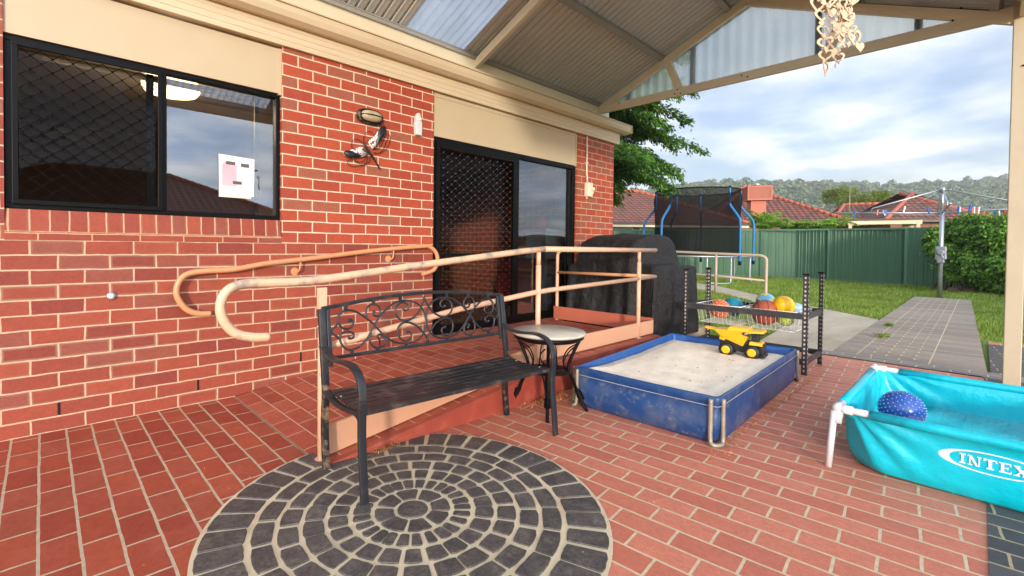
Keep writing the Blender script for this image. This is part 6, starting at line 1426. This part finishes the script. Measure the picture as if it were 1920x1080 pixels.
for a, b_ in ((q_[0], q_[4]), (q_[1], q_[5])): cap.tube([a, b_], 0.11, 8)
cap.build('ridge_tile', bpy.data.materials['ridge_tile_red'], ex_)
# patio cover of the neighbour
pa, pb = atz(1590, 408, 23.5, 2.55), atz(1728, 408, 22.0, 2.55); pd_ = norm(pb-pa); pn_ = np.array([-pd_[1], pd_[0], 0]); pn_ = pn_ if pn_@(CAM-pa) < 0 else -pn_
CV = thing('patio_cover', 'flat roofed cream patio cover beyond the fence left of the hoist pole', 'patio cover', (pa[0], pa[1], 0))
mb = MB(); mb.hexa([pa, pb, pb+pn_*4.2, pa+pn_*4.2], [pa+[0, 0, .06], pb+[0, 0, .06], pb+pn_*4.2+[0, 0, .10], pa+pn_*4.2+[0, 0, .10]]); mb.build('roof', m_purlin, CV)
mb = MB(); mb.bar(pa-[0, 0, .06], pb-[0, 0, .06], .06, .20); mb.bar(pb-[0, 0, .06], pb+pn_*4.2-[0, 0, .06], .06, .20); mb.build('beam', m_fascia2, CV)
mb = MB(); mb.bar(pa+[0, 0, .07], pb+[0, 0, .07], .12, .09); mb.build('gutter', m_gutdark, CV)
for q in (pb-pd_*.1, pb+pn_*2.0, pa+pd_*.1): mb = MB(); mb.box((q[0]-.06, q[1]-.06, 0), (q[0]+.06, q[1]+.06, 2.5)); mb.build('post', m_fascia2, CV)
# evaporative cooler, whirlybird and aerial
ck = np.array(P(1419, 363, 26.3)); dB = norm(B1-B0); nB = np.array([-dB[1], dB[0], 0]); nB = nB if nB@(CAM-B0) < 0 else -nB
CL = thing('evaporative_cooler', 'boxy terracotta coloured evaporative cooler on the tiled roof', 'air cooler', tuple(ck-[0, 0, .9])); m_cool = M('cooler_plastic', (176,92,66), 0.6, var=.08, vs=3); m_louv = M('cooler_louvre', (140,84,66), 0.7, var=.1)
def obox(mb, c_, wx, wy, z0_, z1_): mb.hexa([tuple(np.array([c_[0], c_[1], z0_])+dB*a*wx/2+nB*b_*wy/2) for a, b_ in ((-1,-1),(1,-1),(1,1),(-1,1))], [tuple(np.array([c_[0], c_[1], z1_])+dB*a*wx/2+nB*b_*wy/2) for a, b_ in ((-1,-1),(1,-1),(1,1),(-1,1))])
mb = MB(); obox(mb, ck, 1.14, 1.14, ck[2]-0.36, ck[2]+0.30); mb.build('body', m_louv, CL)
mb = MB(); obox(mb, ck, 1.2, 1.2, ck[2]+0.30, ck[2]+0.38); obox(mb, ck, 1.2, 1.2, ck[2]-0.42, ck[2]-0.33)
for a, b_ in ((-1, -1), (1, -1), (1, 1), (-1, 1)):
    q = ck+dB*a*.57+nB*b_*.57; obox(mb, q, .07, .07, ck[2]-.35, ck[2]+.31)
for k in range(9):
    z = ck[2]-.30+k*.067; obox(mb, ck, 1.17, 1.17, z, z+.022)
mb.build('casing', m_cool, CL)
mb = MB(); obox(mb, ck, .75, .75, ck[2]-1.3, ck[2]-.42); mb.build('duct', m_cool, CL)
wk = np.array(P(1419, 347, 28.5)); WB = thing('roof_vent', 'small silver roof vent above the evaporative cooler', 'roof vent', tuple(wk)); mb = MB(); mb.tube([(wk[0], wk[1], wk[2]-.8), (wk[0], wk[1], wk[2])], .05, 8); mb.lathe([(.05, -.08), (.2, -.02), (.2, .05), (.06, .12)], tuple(wk), 12); mb.build('cowl', m_galv, WB)
ak = np.array(P(1594, 345, 26)); AN = thing('tv_aerial', 'thin television aerial on a mast above the patio cover', 'aerial', (ak[0], ak[1], 2.6)); mb = MB(); mb.tube([(ak[0], ak[1], 2.6), tuple(ak)], .018, 6); mb.build('mast', m_aged, AN)
mb = MB(); d3 = np.array([CR[0], CR[1], .18]); e3 = np.array([_w[0], _w[1], 0]); mb.tube([tuple(ak-d3*.35), tuple(ak+d3*.5)], .012, 5)
for k in range(9): q = ak-d3*.33+d3*.1*k; ee = norm(e3+np.array([CR[0], CR[1], 0])*.5)*(.28-.012*k); mb.tube([tuple(q-ee), tuple(q+ee)], .006, 4)
mb.build('dipoles', m_aged, AN).name = 'dipole'

# house on the other side, behind the viewer (seen mirrored in the window)
S0 = np.array([8.5, -18.5, 2.45]); S1 = np.array([-3.5, -18.5, 2.45])
sh = house('rear_neighbour_house', 'tiled brick house reflected in the kitchen window', S0, S1, 8.0, 4.3, 4.0, 4.0, [(2, 1.6, 1.0, 2.1), (7, 1.4, 1.0, 2.1)], m_tile)
tree('reflected_tree', 'slender green tree reflected in the door glass', 1300, 400, 1.0, 1, 1, 20, m_cedar, 44) if False else None

# ------------------------------------------------------------------ hills and wood
mb = MB(); rows = []
prof_x = [(-400, 348), (600, 352), (1000, 362), (1152, 376), (1230, 372), (1300, 362), (1400, 360), (1560, 362), (1650, 366), (1740, 364), (1820, 356), (1900, 352), (2100, 346), (2600, 350)]
def crest(px): return float(np.interp(px, [a for a, _ in prof_x], [b_ for _, b_ in prof_x]))
HD = 420.0
def hillpt(px, f):   # f 0..1 from foot to crest
    dp = 190+(HD-190)*f; ptop = crest(px); p = P(px, ptop, HD); zt_ = p[2]; q = P(px, 470, dp); return (q[0], q[1], -0.5+(zt_+0.5)*(f**0.85))
for f in np.linspace(0, 1, 12): rows.append([hillpt(px, f) for px in np.linspace(-400, 2600, 60)])
rows.append([tuple(np.array(P(px, 470, HD+160))*np.array([1, 1, 0])+np.array([0, 0, -1])) for px in np.linspace(-400, 2600, 60)])
mb.grid(rows); mb.build('hills', M('hill_scrub', (96,104,76), 0.95, var=.2, vs=.05), kind='structure')
rg = np.random.default_rng(77); bv_, bf_ = [], []; VV = []; 
lc, ls, ln = [], [], []
for k in range(2600):
    px = rg.uniform(900, 2050) if k > 500 else rg.uniform(1100, 1950); f = rg.random()**0.6 if k > 500 else 1.0
    q = np.array(hillpt(px, f)); r_ = rg.uniform(2.6, 4.6)*(0.8+.4*f); hh = rg.uniform(3.5, 8.5)
    for lobe in range(3):
        c_ = q+np.array([rg.normal()*r_*.5, rg.normal()*r_*.5, hh-r_*.2+rg.normal()*r_*.35]); m_ = 40
        d = rg.normal(size=(m_, 3)); d /= np.linalg.norm(d, axis=1)[:, None]; lc.append(c_+d*np.array([1, 1, .7])*r_*.62*(rg.random(m_)**.4)[:, None]); ls.append(np.full(m_, r_*.5)); ln.append(d)
C_ = np.concatenate(lc); S_ = np.concatenate(ls); V, F = leaves(C_, S_*RNG.uniform(.6, 1.2, len(S_)), .5, .8, nrm=np.concatenate(ln))
tag(npmesh('gum_wood', V, F, m_gum, kind='stuff'), 'distant grey green gum wood covering the hills', 'woodland')

# ------------------------------------------------------------------ grass
def inpoly(x, y, poly):
    c_ = np.zeros(len(x), bool); n = len(poly)
    for i in range(n):
        x0, y0 = poly[i]; x1, y1 = poly[(i+1) % n]; m_ = ((y0 > y) != (y1 > y)) & (x < (x1-x0)*(y-y0)/(y1-y0+1e-12)+x0); c_ ^= m_
    return c_
NB = 190000
gx = 6.35+15.5*RNG.random(NB)**1.25; gy = RNG.uniform(-6.2, 5.0, NB)
sel = ~inpoly(gx, gy, [(float(a), float(b_)) for a, b_ in outl])
sel &= ~((gx < 15.62) & (gx > 6.3) & (gy < -2.575) & (gy > -3.72+0.19*(gx-6.38)/9.2)); sel &= ~((gx < 8.54) & (gy < -3.70)); sel &= ~((gx < 6.7) & (gy > 0))
fpx = np.array([p[0] for p in fp]); fpy = np.array([p[1] for p in fp])
sel &= gx < np.interp(gy, fpy[::-1], fpx[::-1])
gx, gy = gx[sel], gy[sel]; n = len(gx); dist = np.hypot(gx, gy+3.66)
hgt = RNG.uniform(0.018, 0.045, n)*(1+0.4*np.sin(gx*1.7)*np.sin(gy*2.1))*(0.9+dist/16); ang = RNG.uniform(0, 2*PI, n); wd = 0.004+0.0016*dist/4
B0_ = np.stack([gx-np.cos(ang)*wd, gy-np.sin(ang)*wd, np.full(n, -0.032)], 1); B1_ = np.stack([gx+np.cos(ang)*wd, gy+np.sin(ang)*wd, np.full(n, -0.032)], 1)
T_ = np.stack([gx+RNG.normal(0, .014, n), gy+RNG.normal(0, .014, n), -0.03+hgt], 1)
V = np.stack([B0_, B1_, T_], 1).reshape(-1, 3); F = np.arange(3*n).reshape(n, 3)
tag(npmesh('grass', V, F, m_grassb, kind='stuff'), 'short green lawn grass growing around the paths', 'grass')
litter('soil_crumbs', (3.8, -2.71), 0.75, 0.012, 500, 'dark soil crumbs along the pool side edge of the sandpit', 0.010, 0.004)
# weeds in the path joint
for i, (px, py, lab) in enumerate(((1666, 612, 'small weed at the far end of the joint between path and paving'), (1655, 633, 'larger weed in the joint between path and paving'))):
    q = np.array(G(px, py)); m_ = 90; a = RNG.uniform(0, 2*PI, m_); r_ = RNG.uniform(.02, .14 if i else .09, m_)
    Cc = np.stack([q[0]+np.cos(a)*r_, q[1]+np.sin(a)*r_*.6, .012+RNG.random(m_)*.035], 1); V, F = leaves(Cc, RNG.uniform(.03, .07, m_), .5, .3, np.stack([np.cos(a), np.sin(a), np.full(m_, .5)], 1)); tag(npmesh('weed', V, F, m_grassb), lab, 'weed')

# ------------------------------------------------------------------ haze
mb = MB(); mb.box((-60, -140, -1.5), (620, 720, 75)); hz_ = MT('haze_air'); hz_.n.remove(hz_.b); pv = hz_.add('ShaderNodeVolumePrincipled'); pv.inputs['Color'].default_value = (0.86, 0.90, 0.95, 1); pv.inputs['Density'].default_value = 0.00055; pv.inputs['Anisotropy'].default_value = 0.2
hz_.l.new(pv.outputs[0], hz_.out.inputs[1]); mb.build('haze', hz_.m, kind='stuff'); tag(bpy.data.objects['haze'], 'thin pale haze over the far hills', 'haze')
SC.cycles.volume_bounces = 1
